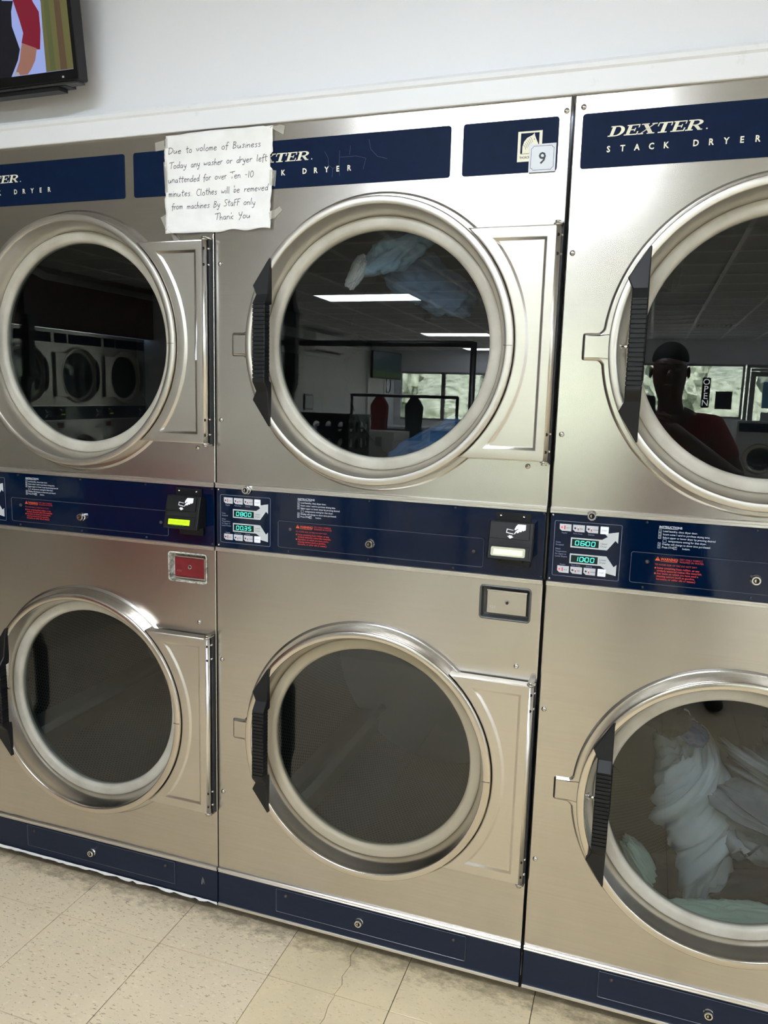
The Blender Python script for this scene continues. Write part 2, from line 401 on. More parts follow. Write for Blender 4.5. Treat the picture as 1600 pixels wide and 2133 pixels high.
# floor: real tiles where the photograph shows them, one plain field beyond
TS, TX, TY = .3055, -.084, -.1435
fl = B().box(XL-1.2, XR, YF, .12, -.06, -.004); fl = struct('floor', fl, JOINT)
rng = random.Random(3)
X0i, X1i, Y0i, Y1i = -6, 7, -6, 0
gap = .0009
def tile_mesh(w, h):
    bb = B(); p = [(0, 0), (w, 0), (w, h), (0, h)]; e = .0007
    bb.loops([[(x, y, -.004) for x, y in p], [(x, y, -.0006) for x, y in p], [(min(max(x, e), w-e), min(max(y, e), h-e), 0) for x, y in p]], cap1=True); return bb
base = {}
crack = [(0, .170), (.035, .176), (.06, .166), (.10, .172), (.13, .160), (.17, .164), (.20, .150), (.235, .156), (.27, .150), (TS-2*gap, .153)]
for i in range(X0i, X1i):
    for j in range(Y0i, Y1i+1):
        x, y = TX+i*TS, TY+j*TS
        m = TILE_B if (i >= 1) else TILE_A
        if i == 1 and j in (-1, 0, -2):
            w = TS-2*gap; cr = [(c+(.02*(j == -1)), yy) for yy, c in crack]
            left = [(0, 0)]+[(c-.0006, yy) for c, yy in cr]+[(0, w)]
            right = [(c+.0006, yy) for c, yy in cr]+[(w, w), (w, 0)]; right = right[::-1]
            for pl in (left, right):
                if pl is right: pl = pl[::-1]; pl = [pl[-1]]+pl[:-1]; pl = pl[::-1]; 
                ar = sum(pl[k][0]*pl[(k+1) % len(pl)][1]-pl[(k+1) % len(pl)][0]*pl[k][1] for k in range(len(pl)))
                if ar < 0: pl = pl[::-1]
                q = B().loops([[(a, c, -.004) for a, c in pl], [(a, c, 0) for a, c in pl]], cap1=True).out('tile', m, fl)
                q.location = (x+gap, y+gap, 0)
            continue
        key = m.name
        if key not in base: q = tile_mesh(TS-2*gap, TS-2*gap).out('tile', m, fl); base[key] = q
        else: q = base[key].copy(); COL.objects.link(q)
        q.location = (x+gap, y+gap, rng.uniform(-.0003, .0002))
b = B()
xa, xb, ya = TX+X0i*TS, TX+X1i*TS, TY+Y0i*TS
import itertools
i0, i1, j0 = int((XL-1.2-TX)/TS)-1, int((XR-TX)/TS)+1, int((YF-TY)/TS)-1
for i in range(i0, i1):
    for j in range(j0, Y1i+1):
        if X0i <= i < X1i and Y0i <= j: continue
        x0, x1, y0, y1 = TX+i*TS+.001, TX+(i+1)*TS-.001, TY+j*TS+.001, TY+(j+1)*TS-.001
        x0 = max(x0, XL-1.2); x1 = min(x1, XR); y0 = max(y0, YF)
        if x1 <= x0 or y1 <= y0: continue
        b.add([(x0, y0, 0), (x1, y0, 0), (x1, y1, 0), (x0, y1, 0)], [(0, 1, 2, 3)])
tag(b.out('tile_field', TILE_F, fl), kind='stuff')

# suspended ceiling
CT = .61
ce = struct('ceiling', B().box(XL-1.2, XR, YF, .0, ROOM_H+.03, ROOM_H+.08), CEIL)
b = B()
nx = int((XR-XL+1.2)/CT)+1; ny = int(-YF/CT)+1
CX0 = XL-1.2+.43
for i in range(-1, nx+1):
    x = CX0+i*CT
    if XL-1.2 < x < XR: b.box(x-.017, x+.017, YF+.01, -.01, ROOM_H-.004, ROOM_H+.012)
for j in range(ny):
    y = -.3-j*CT
    if y > YF: b.box(XL-1.19, XR-.01, y-.014, y+.014, ROOM_H-.0035, ROOM_H+.011)
b.out('tee_grid', GRID, ce)
LIGHTS = []
def cell(i, j): return (CX0+i*CT, -.3-(j+1)*CT)      # lower corner of a cell
lightcells = {(i, j) for (i, j) in [(a, c) for a in (4, 16) for c in (4, 10, 17, 22) if (a, c) != (4, 4)]+[(8, 2), (12, 5)]}  # last panel listed is an added one that brightens the floor
lc = set()
for i, j in lightcells: lc |= {(i, j), (i+1, j)}
ct0 = None; fld = B(); nt_ = 0
VENT = (11, 18)
for i in range(-1, nx):
    for j in range(-1, ny):
        x, y = cell(i, j)
        if (i, j) in lc or (i, j) == VENT: continue
        x0, x1, y0, y1 = max(x+.012, XL-1.19), min(x+CT-.012, XR-.01), max(y+.012, YF+.01), min(y+CT-.012, -.01)
        if x1-x0 < .02 or y1-y0 < .02: continue
        if 4 <= i <= 13 and 2 <= j <= 22 and nt_ < 220:
            if ct0 is None: ct0 = B().box(.012, CT-.012, .012, CT-.012, 0, .015).out('ceiling_tile', CEIL, ce); q = ct0
            else: q = ct0.copy(); COL.objects.link(q)
            q.location = (x, y, ROOM_H+.006); nt_ += 1
        else: fld.box(x0, x1, y0, y1, ROOM_H+.006, ROOM_H+.021)
tag(fld.out('tile_field', CEIL, ce), kind='stuff')
def troffer(i, j, label):
    x, y = cell(i, j); t = empty('ceiling_light', (x+CT, y+CT/2, ROOM_H)); tag(t, label, 'light', 'ceiling troffers')
    w, d = CT-.02, CT/2-.02
    b = B(); b.box(-w, w, -d, -d+.03, -.012, .01); b.box(-w, w, d-.03, d, -.012, .01); b.box(-w, -w+.03, -d+.03, d-.03, -.012, .01); b.box(w-.03, w, -d+.03, d-.03, -.012, .01)
    b.out('frame', FRAME_W, t); B().box(-w+.03, w-.03, -d+.03, d-.03, -.010, -.004).out('diffuser', DIFF, t)
for k, (i, j) in enumerate(sorted(lightcells)):
    troffer(i, j, {(4, 10): 'fluorescent ceiling panel mirrored as the largest glowing strip in the middle glass', (4, 17): 'fluorescent ceiling panel mirrored as the second glowing strip down', (4, 22): 'fluorescent ceiling panel mirrored as the lowest glowing strip', (8, 2): 'fluorescent ceiling panel just in front of the dryers', (12, 5): 'added fluorescent ceiling panel behind and to the right of the photographer, brightening the floor', (16, 4): 'fluorescent ceiling panel at right, nearest to the dryers', (16, 10): 'fluorescent ceiling panel at right, second from the dryers', (16, 17): 'fluorescent ceiling panel at right, third from the dryers', (16, 22): 'fluorescent ceiling panel at right, beside the shop windows'}[(i, j)])
x, y = cell(*VENT); t = empty('ceiling_vent', (x+CT/2, y+CT/2, ROOM_H)); tag(t, 'square white ceiling vent mirrored in the upper right dryer glass', 'vent')
b = B()
for k in range(4):
    a = .28-k*.065; b.box(-a, a, -a, -a+.02, -.012, .004); b.box(-a, a, a-.02, a, -.012, .004); b.box(-a, -a+.02, -a+.02, a-.02, -.012, .004); b.box(a-.02, a, -a+.02, a-.02, -.012, .004)
b.out('louvre', FRAME_W, t); B().box(-.28, .28, -.28, .28, .006, .012).out('duct', BLACK_M, t)
# daylight portals in the window openings
for (x0, x1) in wins+[(2.86, 3.78)]:
    l = bpy.data.lights.new('window_light', 'AREA'); l.shape = 'RECTANGLE'; l.size = x1-x0; l.size_y = WZ1-WZ0-.1; l.cycles.is_portal = True
    o = bpy.data.objects.new('window_light', l); COL.objects.link(o); o.location = ((x0+x1)/2, YF-.2, (WZ0+WZ1)/2); o.rotation_euler = Vector((0, 1, 0)).to_track_quat('-Z', 'Y').to_euler()

# ------------------------------------------------------------------ lettering
def slab_letter(ch):
    """heavy wide slab serif capitals, unit height, as lists of polygons; returns polys, advance"""
    R = lambda x0, x1, z0, z1: [(x0, z0), (x1, z0), (x1, z1), (x0, z1)]
    P = []
    def bowl(cx, zt, zb, x_out, th, tv):
        zc = (zt+zb)/2; rz = (zt-zb)/2; n = 12; o = []; i = []
        for k in range(n+1):
            a = pi/2-pi*k/n; o.append((cx+(x_out-cx)*cos(a), zc+rz*sin(a))); i.append((cx+(x_out-cx-th)*cos(a), zc+(rz-tv)*sin(a)))
        for k in range(n): P.append([o[k+1], o[k], i[k], i[k+1]][::-1])
    if ch == 'D':
        P += [R(0, .60, 0, .10), R(0, .60, .90, 1), R(.14, .42, .08, .92)]; bowl(.60, 1, 0, 1.22, .30, .10); adv = 1.30
    elif ch == 'E':
        P += [R(0, 1.05, 0, .10), R(0, 1.02, .90, 1), R(.14, .42, .08, .92), R(.42, .74, .46, .55), R(.70, .78, .34, .67), R(.95, 1.03, .68, .92), R(.97, 1.07, .08, .33)]; adv = 1.14
    elif ch == 'X':
        P += [[(.14, .95), (.82, .05), (1.16, .05), (.48, .95)], [(.10, .05), (.22, .05), (1.10, .95), (.98, .95)], R(0, .60, .90, 1), R(.82, 1.24, .90, 1), R(-.04, .40, 0, .10), R(.68, 1.28, 0, .10)]; adv = 1.32
    elif ch == 'T':
        P += [R(.42, .72, .08, .92), R(.04, 1.12, .90, 1), R(.22, .92, 0, .10), R(.02, .11, .64, .92), R(1.05, 1.14, .64, .92)]; adv = 1.20
    elif ch == 'R':
        P += [R(0, .58, 0, .10), R(0, .62, .90, 1), R(.14, .42, .08, .92), R(.42, .62, .44, .53), [(.50, .48), (.94, .04), (1.22, .04), (.80, .50)], R(.94, 1.30, 0, .10)]; bowl(.62, 1, .44, 1.16, .28, .09); adv = 1.34
    return P, adv
def dexter(x0, z0, h, width, y, m, parent):
    tot = sum(slab_letter(c)[1] for c in 'DEXTER'); s = (width-.32*h)/tot
    b = B(); cx = 0
    for k, c in enumerate('DEXTER'):
        P, adv = slab_letter(c); 
        for pl in P:
            q = [(x0+(cx+px)*s+pz*h*.36, z0+pz*h) for px, pz in pl]
            b.poly(q, y-.00001*k)
        cx += adv
    b.poly(circ(x0+width+.0015, z0+.0015, .0014, 12), y)
    return b.out('maker_lettering', m, parent)
SEG = {'0': 'abcdef', '1': 'bc', '2': 'abged', '3': 'abgcd', '4': 'fgbc', '5': 'afgcd', '6': 'afgedc', '7': 'abc', '8': 'abcdefg', '9': 'abfgcd'}
def seg_digits(txt, x0, z0, w, h, y, m, parent):
    b = B(); t = h*.13; cw = w/len(txt.replace(':', '').replace('.', ''))*.92; dw = cw*.62; x = x0
    pos = {'a': (0, 1, 1, 1), 'g': (0, .5, 1, .5), 'd': (0, 0, 1, 0), 'f': (0, .5, 0, 1), 'b': (1, .5, 1, 1), 'e': (0, 0, 0, .5), 'c': (1, 0, 1, .5)}
    def sh(px, pz): return (px+(pz-z0)*.10, pz)
    for c in txt:
        if c in ':.':
            for zz in ((.3, .7) if c == ':' else (.0,)):
                b.poly([sh(px, pz) for px, pz in circ(x-cw*.19, z0+h*zz, t*.8, 8)], y)
            continue
        for sgm in SEG[c]:
            ax, az, bx, bz = pos[sgm]; X0, Z0, X1, Z1 = x+ax*dw, z0+az*h, x+bx*dw, z0+bz*h; g = t*.35
            if az == bz: q = [(X0+g, Z0-t/2), (X1-g, Z0-t/2), (X1-g, Z0+t/2), (X0+g, Z0+t/2)]
            else: q = [(X0-t/2, Z0+g), (X0+t/2, Z0+g), (X0+t/2, Z1-g), (X0-t/2, Z1-g)]
            b.poly([sh(*p_) for p_ in q], y)
        x += cw
    return b.out('digits', m, parent)

# ------------------------------------------------------------------ the stack dryer
CXD = .4056; ZU, ZL = 1.489, .538
def screw(parent, x, z, y=0., r=.0055, m=None, name='screw'):
    b = B(); b.lathe([(r, y+.001), (r, y-.0012), (r*.85, y-.0028), (r*.5, y-.0038), (.0003, y-.0041)], (x, z), 14)
    o = b.out(name, m or SCREW, parent); return o
def lock(parent, x, z, y=0., r=.0095, rot=.4):
    b = B(); b.lathe([(r*1.15, y), (r*1.15, y-.003), (r, y-.005), (r, y-.0115), (r*.9, y-.013), (r*.62, y-.013), (r*.60, y-.0085), (r*.38, y-.0085), (r*.36, y-.013), (.0003, y-.013)], (x, z), 24)
    o = b.out('lock', CHROME, parent, ang=.5)
    o.data.materials.append(BLACK_M)
    for p_ in o.data.polygons:
        q_ = p_.center; d_ = hypot(q_.x-x, q_.z-z)
        if r*.36 < d_ < r*.61 and q_.y > y-.0125: p_.material_index = 1
        if d_ < r*.2 and q_.y < y-.0125 and q_.x > x: p_.material_index = 1
    return o
def header_door_outline():
    """embossed surround: circle with a square tab on the left, counter-clockwise"""
    R_, xt, zt, r = .322, -.3595, .0275, .006; pts = []
    n = 120; a0 = math.asin((zt+.008)/R_)
    for i in range(n+1):
        a = -(pi-a0)+(2*(pi-a0))*i/n; pts.append((R_*cos(a), R_*sin(a)))
    xr = -sqrt(R_*R_-(zt+.008)**2)
    pts += [(xr-.004, zt+.003), (xr-.009, zt), (xt+r, zt)]
    pts += [(xt+r-r*sin(t), zt-r+r*cos(t)) for t in (pi/8, pi/4, 3*pi/8, pi/2)]
    pts += [(xt+r-r*cos(t), -zt+r-r*sin(t)) for t in (0, pi/8, pi/4, 3*pi/8, pi/2)]
    pts += [(xr-.009, -zt), (xr-.004, -zt-.003)]
    return pts
EMB = header_door_outline()
def front_panel(d, z0, z1, zc, x0, x1, coin=None, name='front_panel'):
    R0 = .300; holes = [circ(CXD, zc, R0, 96)[::-1]]
    if coin: holes.append(rrect(*coin, .006)[::-1])
    b = B(); fr = .0025
    outer = rrect(x0+fr, x1-fr, z0+.0005, z1-.0005, .001, 1)
    v, f = plate_holes(outer, holes, 0.); b.add(v, f)
    for (xe, sgn) in ((x0, 1), (x1, -1)):    # rolled side edges
        ls = [[(xe+sgn*(fr-fr*sin(t)), fr-fr*cos(t), z) for z in (z0, z1)] for t in (0, pi/8, pi/4, 3*pi/8, pi/2)]
        ls.append([(xe, .03, z) for z in (z0, z1)]); b.loops(ls, closed=False, sm=True)
    b.box(x0+.001, x1-.001, .0005, .03, z1-.003, z1); 
    # embossed plateau
    E = [(CXD+x, zc+z) for x, z in EMB]; n = len(E)
    inner = []
    for x, z in EMB:
        a = atan2(z, x); inner.append((CXD+R0*cos(a), zc+R0*sin(a)))
    ls = [[(x, .0002, z) for x, z in E], [(x, -.0018, z) for x, z in off(E, .0022)], [(x, -.0044, z) for x, z in off(E, .0045)], [(x, -.005, z) for x, z in off(E, .0065)], [(x, -.005, z) for x, z in inner], [(x, .03, z) for x, z in inner]]
    b.loops(ls)
    return b.out(name, STEEL, d, ang=.6)
def arc_pts(c, r, a0, a1, n): return [(c[0]+r*cos(a0+(a1-a0)*i/n), c[1]+r*sin(a0+(a1-a0)*i/n)) for i in range(n+1)]
def door(d, zc, gm, tilt=0., n_slots=0):
    c = (CXD, zc)
    # spun ring
    prof = [(.274, .024), (.2755, .012), (.280, -.006), (.286, -.022), (.2885, -.030), (.2897, -.0342), (.2915, -.036), (.2975, -.0366), (.3040, -.036), (.3062, -.034), (.307, -.030), (.307, -.004)]
    e = B().lathe(prof, c, 160).out('door', STEEL_SATIN if zc > 1 else STEEL_RING, d, ang=.7)
    prof = [(.2748, .0245), (.2754, .0165), (.2747, .0132), (.2728, .0115), (.268, .0106), (.257, .0104), (.2525, .0118), (.2495, .0155), (.2475, .021), (.2475, .030)]
    B().lathe(prof, c, 128).out('glass_gasket', gm, e)
    b = B(); b.lathe([(.0001, 0), (.2478, 0)], (0, 0), 96, sm=False); b.lathe([(.2478, 0), (.2478, .004)], (0, 0), 96); b.lathe([(.2478, .004), (.0001, .004)], (0, 0), 96, sm=False)
    g = b.out('glass_pane', GLASS, e); g.location = (CXD, .020, zc); g.rotation_euler = (tilt, 0, 0)
    # hinge plate
    h = .234; r = .3085; a = math.asin(h/r)
    xr = .7905
    pl = arc_pts(c, r, a, -a, 28)            # top to bottom along the ring
    pl = pl+[(xr, zc-h), (xr, zc+h)]
    def dp(pl, y): return [(x, y, z) for x, z in pl]
    b = B()
    a2 = math.asin((h-.004)/r)
    # inner recessed field follows an arc at larger radius
    def inner(r_, hh, xx):
        aa = math.asin(hh/r_); q = arc_pts(c, r_, aa, -aa, 28); return q+[(xx, zc-hh), (xx, zc+hh)]
    ls = [dp(pl, -.006), dp(pl, -.0270), dp(inner(r+.0015, h-.0012, xr-.0012), -.0292), dp(inner(r+.004, h-.004, xr-.004), -.030), dp(inner(r+.021, h-.021, xr-.021), -.030),
          dp(inner(r+.0235, h-.0235, xr-.0235), -.0294), dp(inner(r+.0265, h-.0265, xr-.0265), -.0266), dp(inner(r+.0290, h-.0290, xr-.0290), -.0260)]
    b.loops(ls, cap0=True, cap1=True)
    b.out('hinge_plate', STEEL_DOOR, e, ang=.9)
    b = B(); b.cyl((.7868, -.0235, zc-h+.002), (.7868, -.0235, zc+h-.002), .0068, 20); b.out('hinge_tube', SILVER if d['side'] == 'left' else STEEL_DOOR, e)
    for s in (1, -1):
        b = B(); b.cyl((.7868, -.0235, zc+s*(h-.001)), (.7868, -.0235, zc+s*(h+.0025)), .0085, 20); b.cyl((.7868, -.0235, zc+s*(h+.003)), (.7868, -.0235, zc+s*(h+.0075)), .0058, 16)
        b.box(.780, .797, -.028, 0, zc+s*(h+.0035)-.0015, zc+s*(h+.0035)+.0015)
        b.out('hinge_pin', SCREW, e)
    B().box(.7935, .7968, -.016, .0, zc-h-.006, zc+h+.006).out('hinge_leaf', DARK_P, e)
    b = B()
    for s in (1, -1):
        for k in (.020, .056): b.lathe([(.0001, -.0302), (.0032, -.0302), (.0034, -.0290)], (.7890, zc+s*(h-k)), 12)
    b.out('screw_hole', BLACK_M, e)
    for s in (1, -1):
        for k in (.020, .056): screw(e, .7945, zc+s*(h-k)+.001, -.016, .0032)
    # handle: one lofted grip with moulded ribs
    H = []
    def sec(z, xl, xr_, yf, yb):
        ch = min(.0022, (xr_-xl)*.3); X = lambda v: CXD+v
        H.append([(X(xl), yb, zc+z), (X(xl), yf+ch, zc+z), (X(xl+ch), yf, zc+z), (X(xr_-ch), yf, zc+z), (X(xr_), yf+ch, zc+z), (X(xr_), yb, zc+z)])
    sec(.1850, -.2425, -.2395, -.042, -.034); sec(.1262, -.2790, -.2392, -.050, -.034); sec(.1065, -.2690, -.2388, -.053, -.034); sec(.0860, -.2690, -.2385, -.070, -.036)
    nr = 19; z = .0835; st = .167/nr
    for k in range(nr):
        sec(z, -.2690, -.2385, -.070, -.046); sec(z-st*.22, -.2690, -.2385, -.0690, -.046) if False else None
        sec(z-.0005, -.2680, -.2392, -.0682, -.046); sec(z-st*.20, -.2680, -.2392, -.0682, -.046); sec(z-st*.20-.0005, -.2692, -.2383, -.0705, -.046); sec(z-st+.0003, -.2692, -.2383, -.0705, -.046); z -= st
    sec(-.0865, -.2690, -.2385, -.070, -.036); sec(-.1065, -.2690, -.2388, -.053, -.034); sec(-.1262, -.2790, -.2392, -.050, -.034); sec(-.1850, -.2425, -.2395, -.042, -.034)
    b = B().loops(H[::-1], cap0=True, cap1=True); b.out('door_handle', BLACK, e, ang=.15)
    # latch stud behind the handle
    b = B(); b.cyl((CXD-.287, -.012, zc), (CXD-.262, -.016, zc), .0035, 12); b.cyl((CXD-.284, -.0125, zc), (CXD-.281, -.013, zc), .008, 14)
    b.out('latch_stud', CHROME, e)
    # ring weld line
    b = B(); b.box(CXD+.287, CXD+.3055, -.0369, -.0360, zc-.0005, zc+.0004); b.out('weld_line', DARK_P, e)
    return e
def drum(d, zc, phase):
    c = (CXD, zc); R_ = .362; y0, y1 = .065, .72
    b = B().lathe([(R_, y0), (R_, y1)], c, 96)
    def uvf(co, pol):
        a = atan2(co.z-zc, co.x-CXD)/(2*pi)+.5
        cc = sum((pol_c for pol_c in ()), 0)
        ca = atan2(pol.center.z-zc, pol.center.x-CXD)/(2*pi)+.5
        if a-ca > .5: a -= 1
        if ca-a > .5: a += 1
        return (a, (co.y-y0)/(y1-y0))
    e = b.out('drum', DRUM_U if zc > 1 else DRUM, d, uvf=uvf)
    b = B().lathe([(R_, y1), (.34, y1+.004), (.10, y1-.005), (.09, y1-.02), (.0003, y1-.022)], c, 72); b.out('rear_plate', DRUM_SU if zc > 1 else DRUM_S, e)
    b = B().lathe([(.268, .034), (.268, .060), (R_+.02, .062)], c, 96); b.out('bulkhead', DRUM_S, e)
    for k in range(3):
        a = phase+k*2*pi/3; w = .15
        def P_(r, da, y): return (CXD+r*cos(a+da), y, zc+r*sin(a+da))
        b = B(); ls = []
        for y, hgt in ((y0+.01, .30), (y0+.05, .27), (y1-.06, .27), (y1-.01, .27)):
            ls.append([P_(R_-.001, -w, y), P_(R_-.045, -w*.42, y), P_(hgt+.004, -.04, y), P_(hgt, 0, y), P_(hgt+.004, .04, y), P_(R_-.045, w*.42, y), P_(R_-.001, w, y)])
        b.loops(ls, cap0=True, cap1=True); b.out('baffle', DRUM_B, e, ang=.8)
    # machine casing behind the panel so no light leaks in
    return e
def coin_vault(d, red):
    x0, x1, z0, z1 = .664, .772, .904, .976
    fm = WORN if red else mat('dark_steel', srgb(84, 85, 84), .4, .3)
    o0 = rrect(x0, x1, z0, z1, .006)
    ls = [[(x, -.0012, z) for x, z in off(o0, -.0025)], [(x, -.0022, z) for x, z in o0], [(x, -.0015, z) for x, z in off(o0, .0015)], [(x, .016, z) for x, z in off(o0, .0035)], [(x, .018, z) for x, z in off(o0, .012)]]
    e = B().loops(ls).out('coin_vault', fm, d, ang=.6)
    b = B().prism(rrect(.6775, .764, .9145, .9655, .0015, 2), .004, .019, .0012); b.out('vault_door', REDBOX if red else STEEL, e)
    b = B(); b.box(.6775, .765, .000, .004, .9655, .968); b.out('top_lip', SILVER, e)
    if red: b = B(); b.box(.676, .767, .002, .010, .9105, .9140); b.box(.7645, .7668, .002, .010, .914, .9655); b.out('door_edge', SILVER, e)
    b = B().lathe([(.0055, .0042), (.0055, .0025), (.0042, .0022), (.0034, .0030), (.0001, .0032)], (.722, .941), 20); b.out('key_cylinder', SCREW, e, ang=.5)
    b = B().poly(circ(.722, .941, .0028, 14), .0020); b.box(.7215, .7228, .0012, .0020, .9385, .9435); b.out('keyhole', BLACK_M, e)
    text('420', .0075, .6835, .9265, .0036, LEGEND if not red else mat('worn_pink', srgb(176, 96, 96), .5), e, 'vault_number', spacing=1.3)
def card_reader(d, worn_overexposed):
    x0, x1 = .682, .776; zt, zb = 1.1265, 1.047; yt, yb = -.030, -.050
    b = B()
    F = [(x0, yt, zt), (x1, yt, zt), (x1, yb, zb), (x0, yb, zb)]
    Bk = [(x0+.002, -.004, zt-.004), (x1-.002, -.004, zt-.004), (x1-.002, -.004, zb+.002), (x0+.002, -.004, zb+.002)]
    # chamfered wedge housing
    e1 = .0022
    F1 = [(x0, yt+e1, zt-.0005), (x1, yt+e1, zt-.0005), (x1, yb+e1, zb), (x0, yb+e1, zb)]
    F2 = [(x0+e1, yt, zt-e1), (x1-e1, yt, zt-e1), (x1-e1, yb, zb+e1), (x0+e1, yb, zb+e1)]
    b.loops([Bk[::-1], F1[::-1], F2[::-1]], cap0=True, cap1=True); e = b.out('card_reader', BLACK, d)
    ys = lambda z: yb+(yt-yb)*(z-zb)/(zt-zb)
    def facepoly(pl, lift, m, name):
        bb = B(); bb.add([(x, ys(z)-lift, z) for x, z in pl], [tuple(range(len(pl)))]); return bb.out(name, m, e)
    # raised upper plate, then the card slot
    pl = rrect(x0+.002, x1-.008, 1.0905, zt-.003, .001, 2)
    bb = B(); bb.loops([[(x, ys(z), z) for x, z in pl], [(x, ys(z)-.0022, z) for x, z in off(pl, .0006)]], cap1=True); bb.out('upper_plate', BLACK, e)
    facepoly([(x0+.006, 1.0785), (x1-.010, 1.0785), (x1-.010, 1.0865), (x0+.006, 1.0865)], .0004, BLACK_M, 'card_slot')
    pl = rrect(x0+.004, x1-.006, zb+.004, 1.0765, .001, 2)
    bb = B(); bb.loops([[(x, ys(z), z) for x, z in pl], [(x, ys(z)-.0016, z) for x, z in off(pl, .0006)]], cap1=True); bb.out('lower_bezel', BLACK, e)
    if worn_overexposed:
        facepoly(rrect(x0+.008, x1-.014, zb+.008, 1.0735, .003, 3), .0021, LABEL_T, 'worn_label')
        facepoly([(x0+.014, zb+.0115), (x1-.0195, zb+.0115), (x1-.0195, 1.069), (x0+.014, 1.069)], .0025, LCD_W, 'display')
    else:
        facepoly([(x0+.014, zb+.010), (x1-.020, zb+.010), (x1-.020, 1.070), (x0+.014, 1.070)], .0021, LCD, 'display')
        t1 = text('PLACE CARD HERE', .0064, x0+.0165, 1.0620, 0, LCD_T, e, 'p', sx=.93); t2 = text('TO ADD TIME', .0064, x0+.0215, 1.0545, 0, LCD_T, e, 'p', sx=.93)
        for t in (t1, t2):
            for v in t.data.vertices: v.co.y = ys(v.co.z)-.0025
        join([t1, t2], 'display_text')
    # printed hand inserting a card
    ic = B(); X = lambda u: x0+.036+u*.042; Z = lambda v: 1.0925+v*.0305
    def ip(pts):
        ic.add([(X(u), ys(Z(v))-.0027, Z(v)) for u, v in pts], [tuple(range(len(pts)))])
    ip([(.42, .62), (.50, .86), (.58, .98), (.98, .98), (.98, .62), (.86, .54), (.78, .58), (.80, .50), (.70, .46), (.66, .52), (.66, .42), (.56, .38), (.52, .46), (.50, .36), (.44, .38), (.50, .52), (.62, .66), (.60, .68), (.46, .56)][::-1])
    for q in ([(.02, .36), (.40, .28), (.40, .33), (.06, .41)], [(.02, .36), (.06, .38), (.08, .62), (.04, .64)], [(.04, .64), (.05, .59), (.36, .54), (.40, .57)], [(.43, .30), (.47, .30), (.47, .42), (.43, .36)]): ip(q)
    ip([(.16, .22), (.34, .19), (.34, .12), (.42, .11), (.24, -.02), (.08, .15), (.17, .15)])
    ic.out('hand_icon', BUTTON_W, e)
    # mounting brackets
    B().prism(rrect(.690, .765, 1.120, 1.142, .002, 2), -.006, -.0042, 0).out('bracket', BLACK, e); B().prism(rrect(.700, .768, 1.026, 1.050, .002, 2), -.007, -.0042, 0).out('bracket', BLACK, e)
    for x in (.701, .750): screw(e, x, 1.134, -.006, .0032, CHROME)
    for x in (.705, .754): screw(e, x, 1.037, -.007, .0028, BLACK_M)
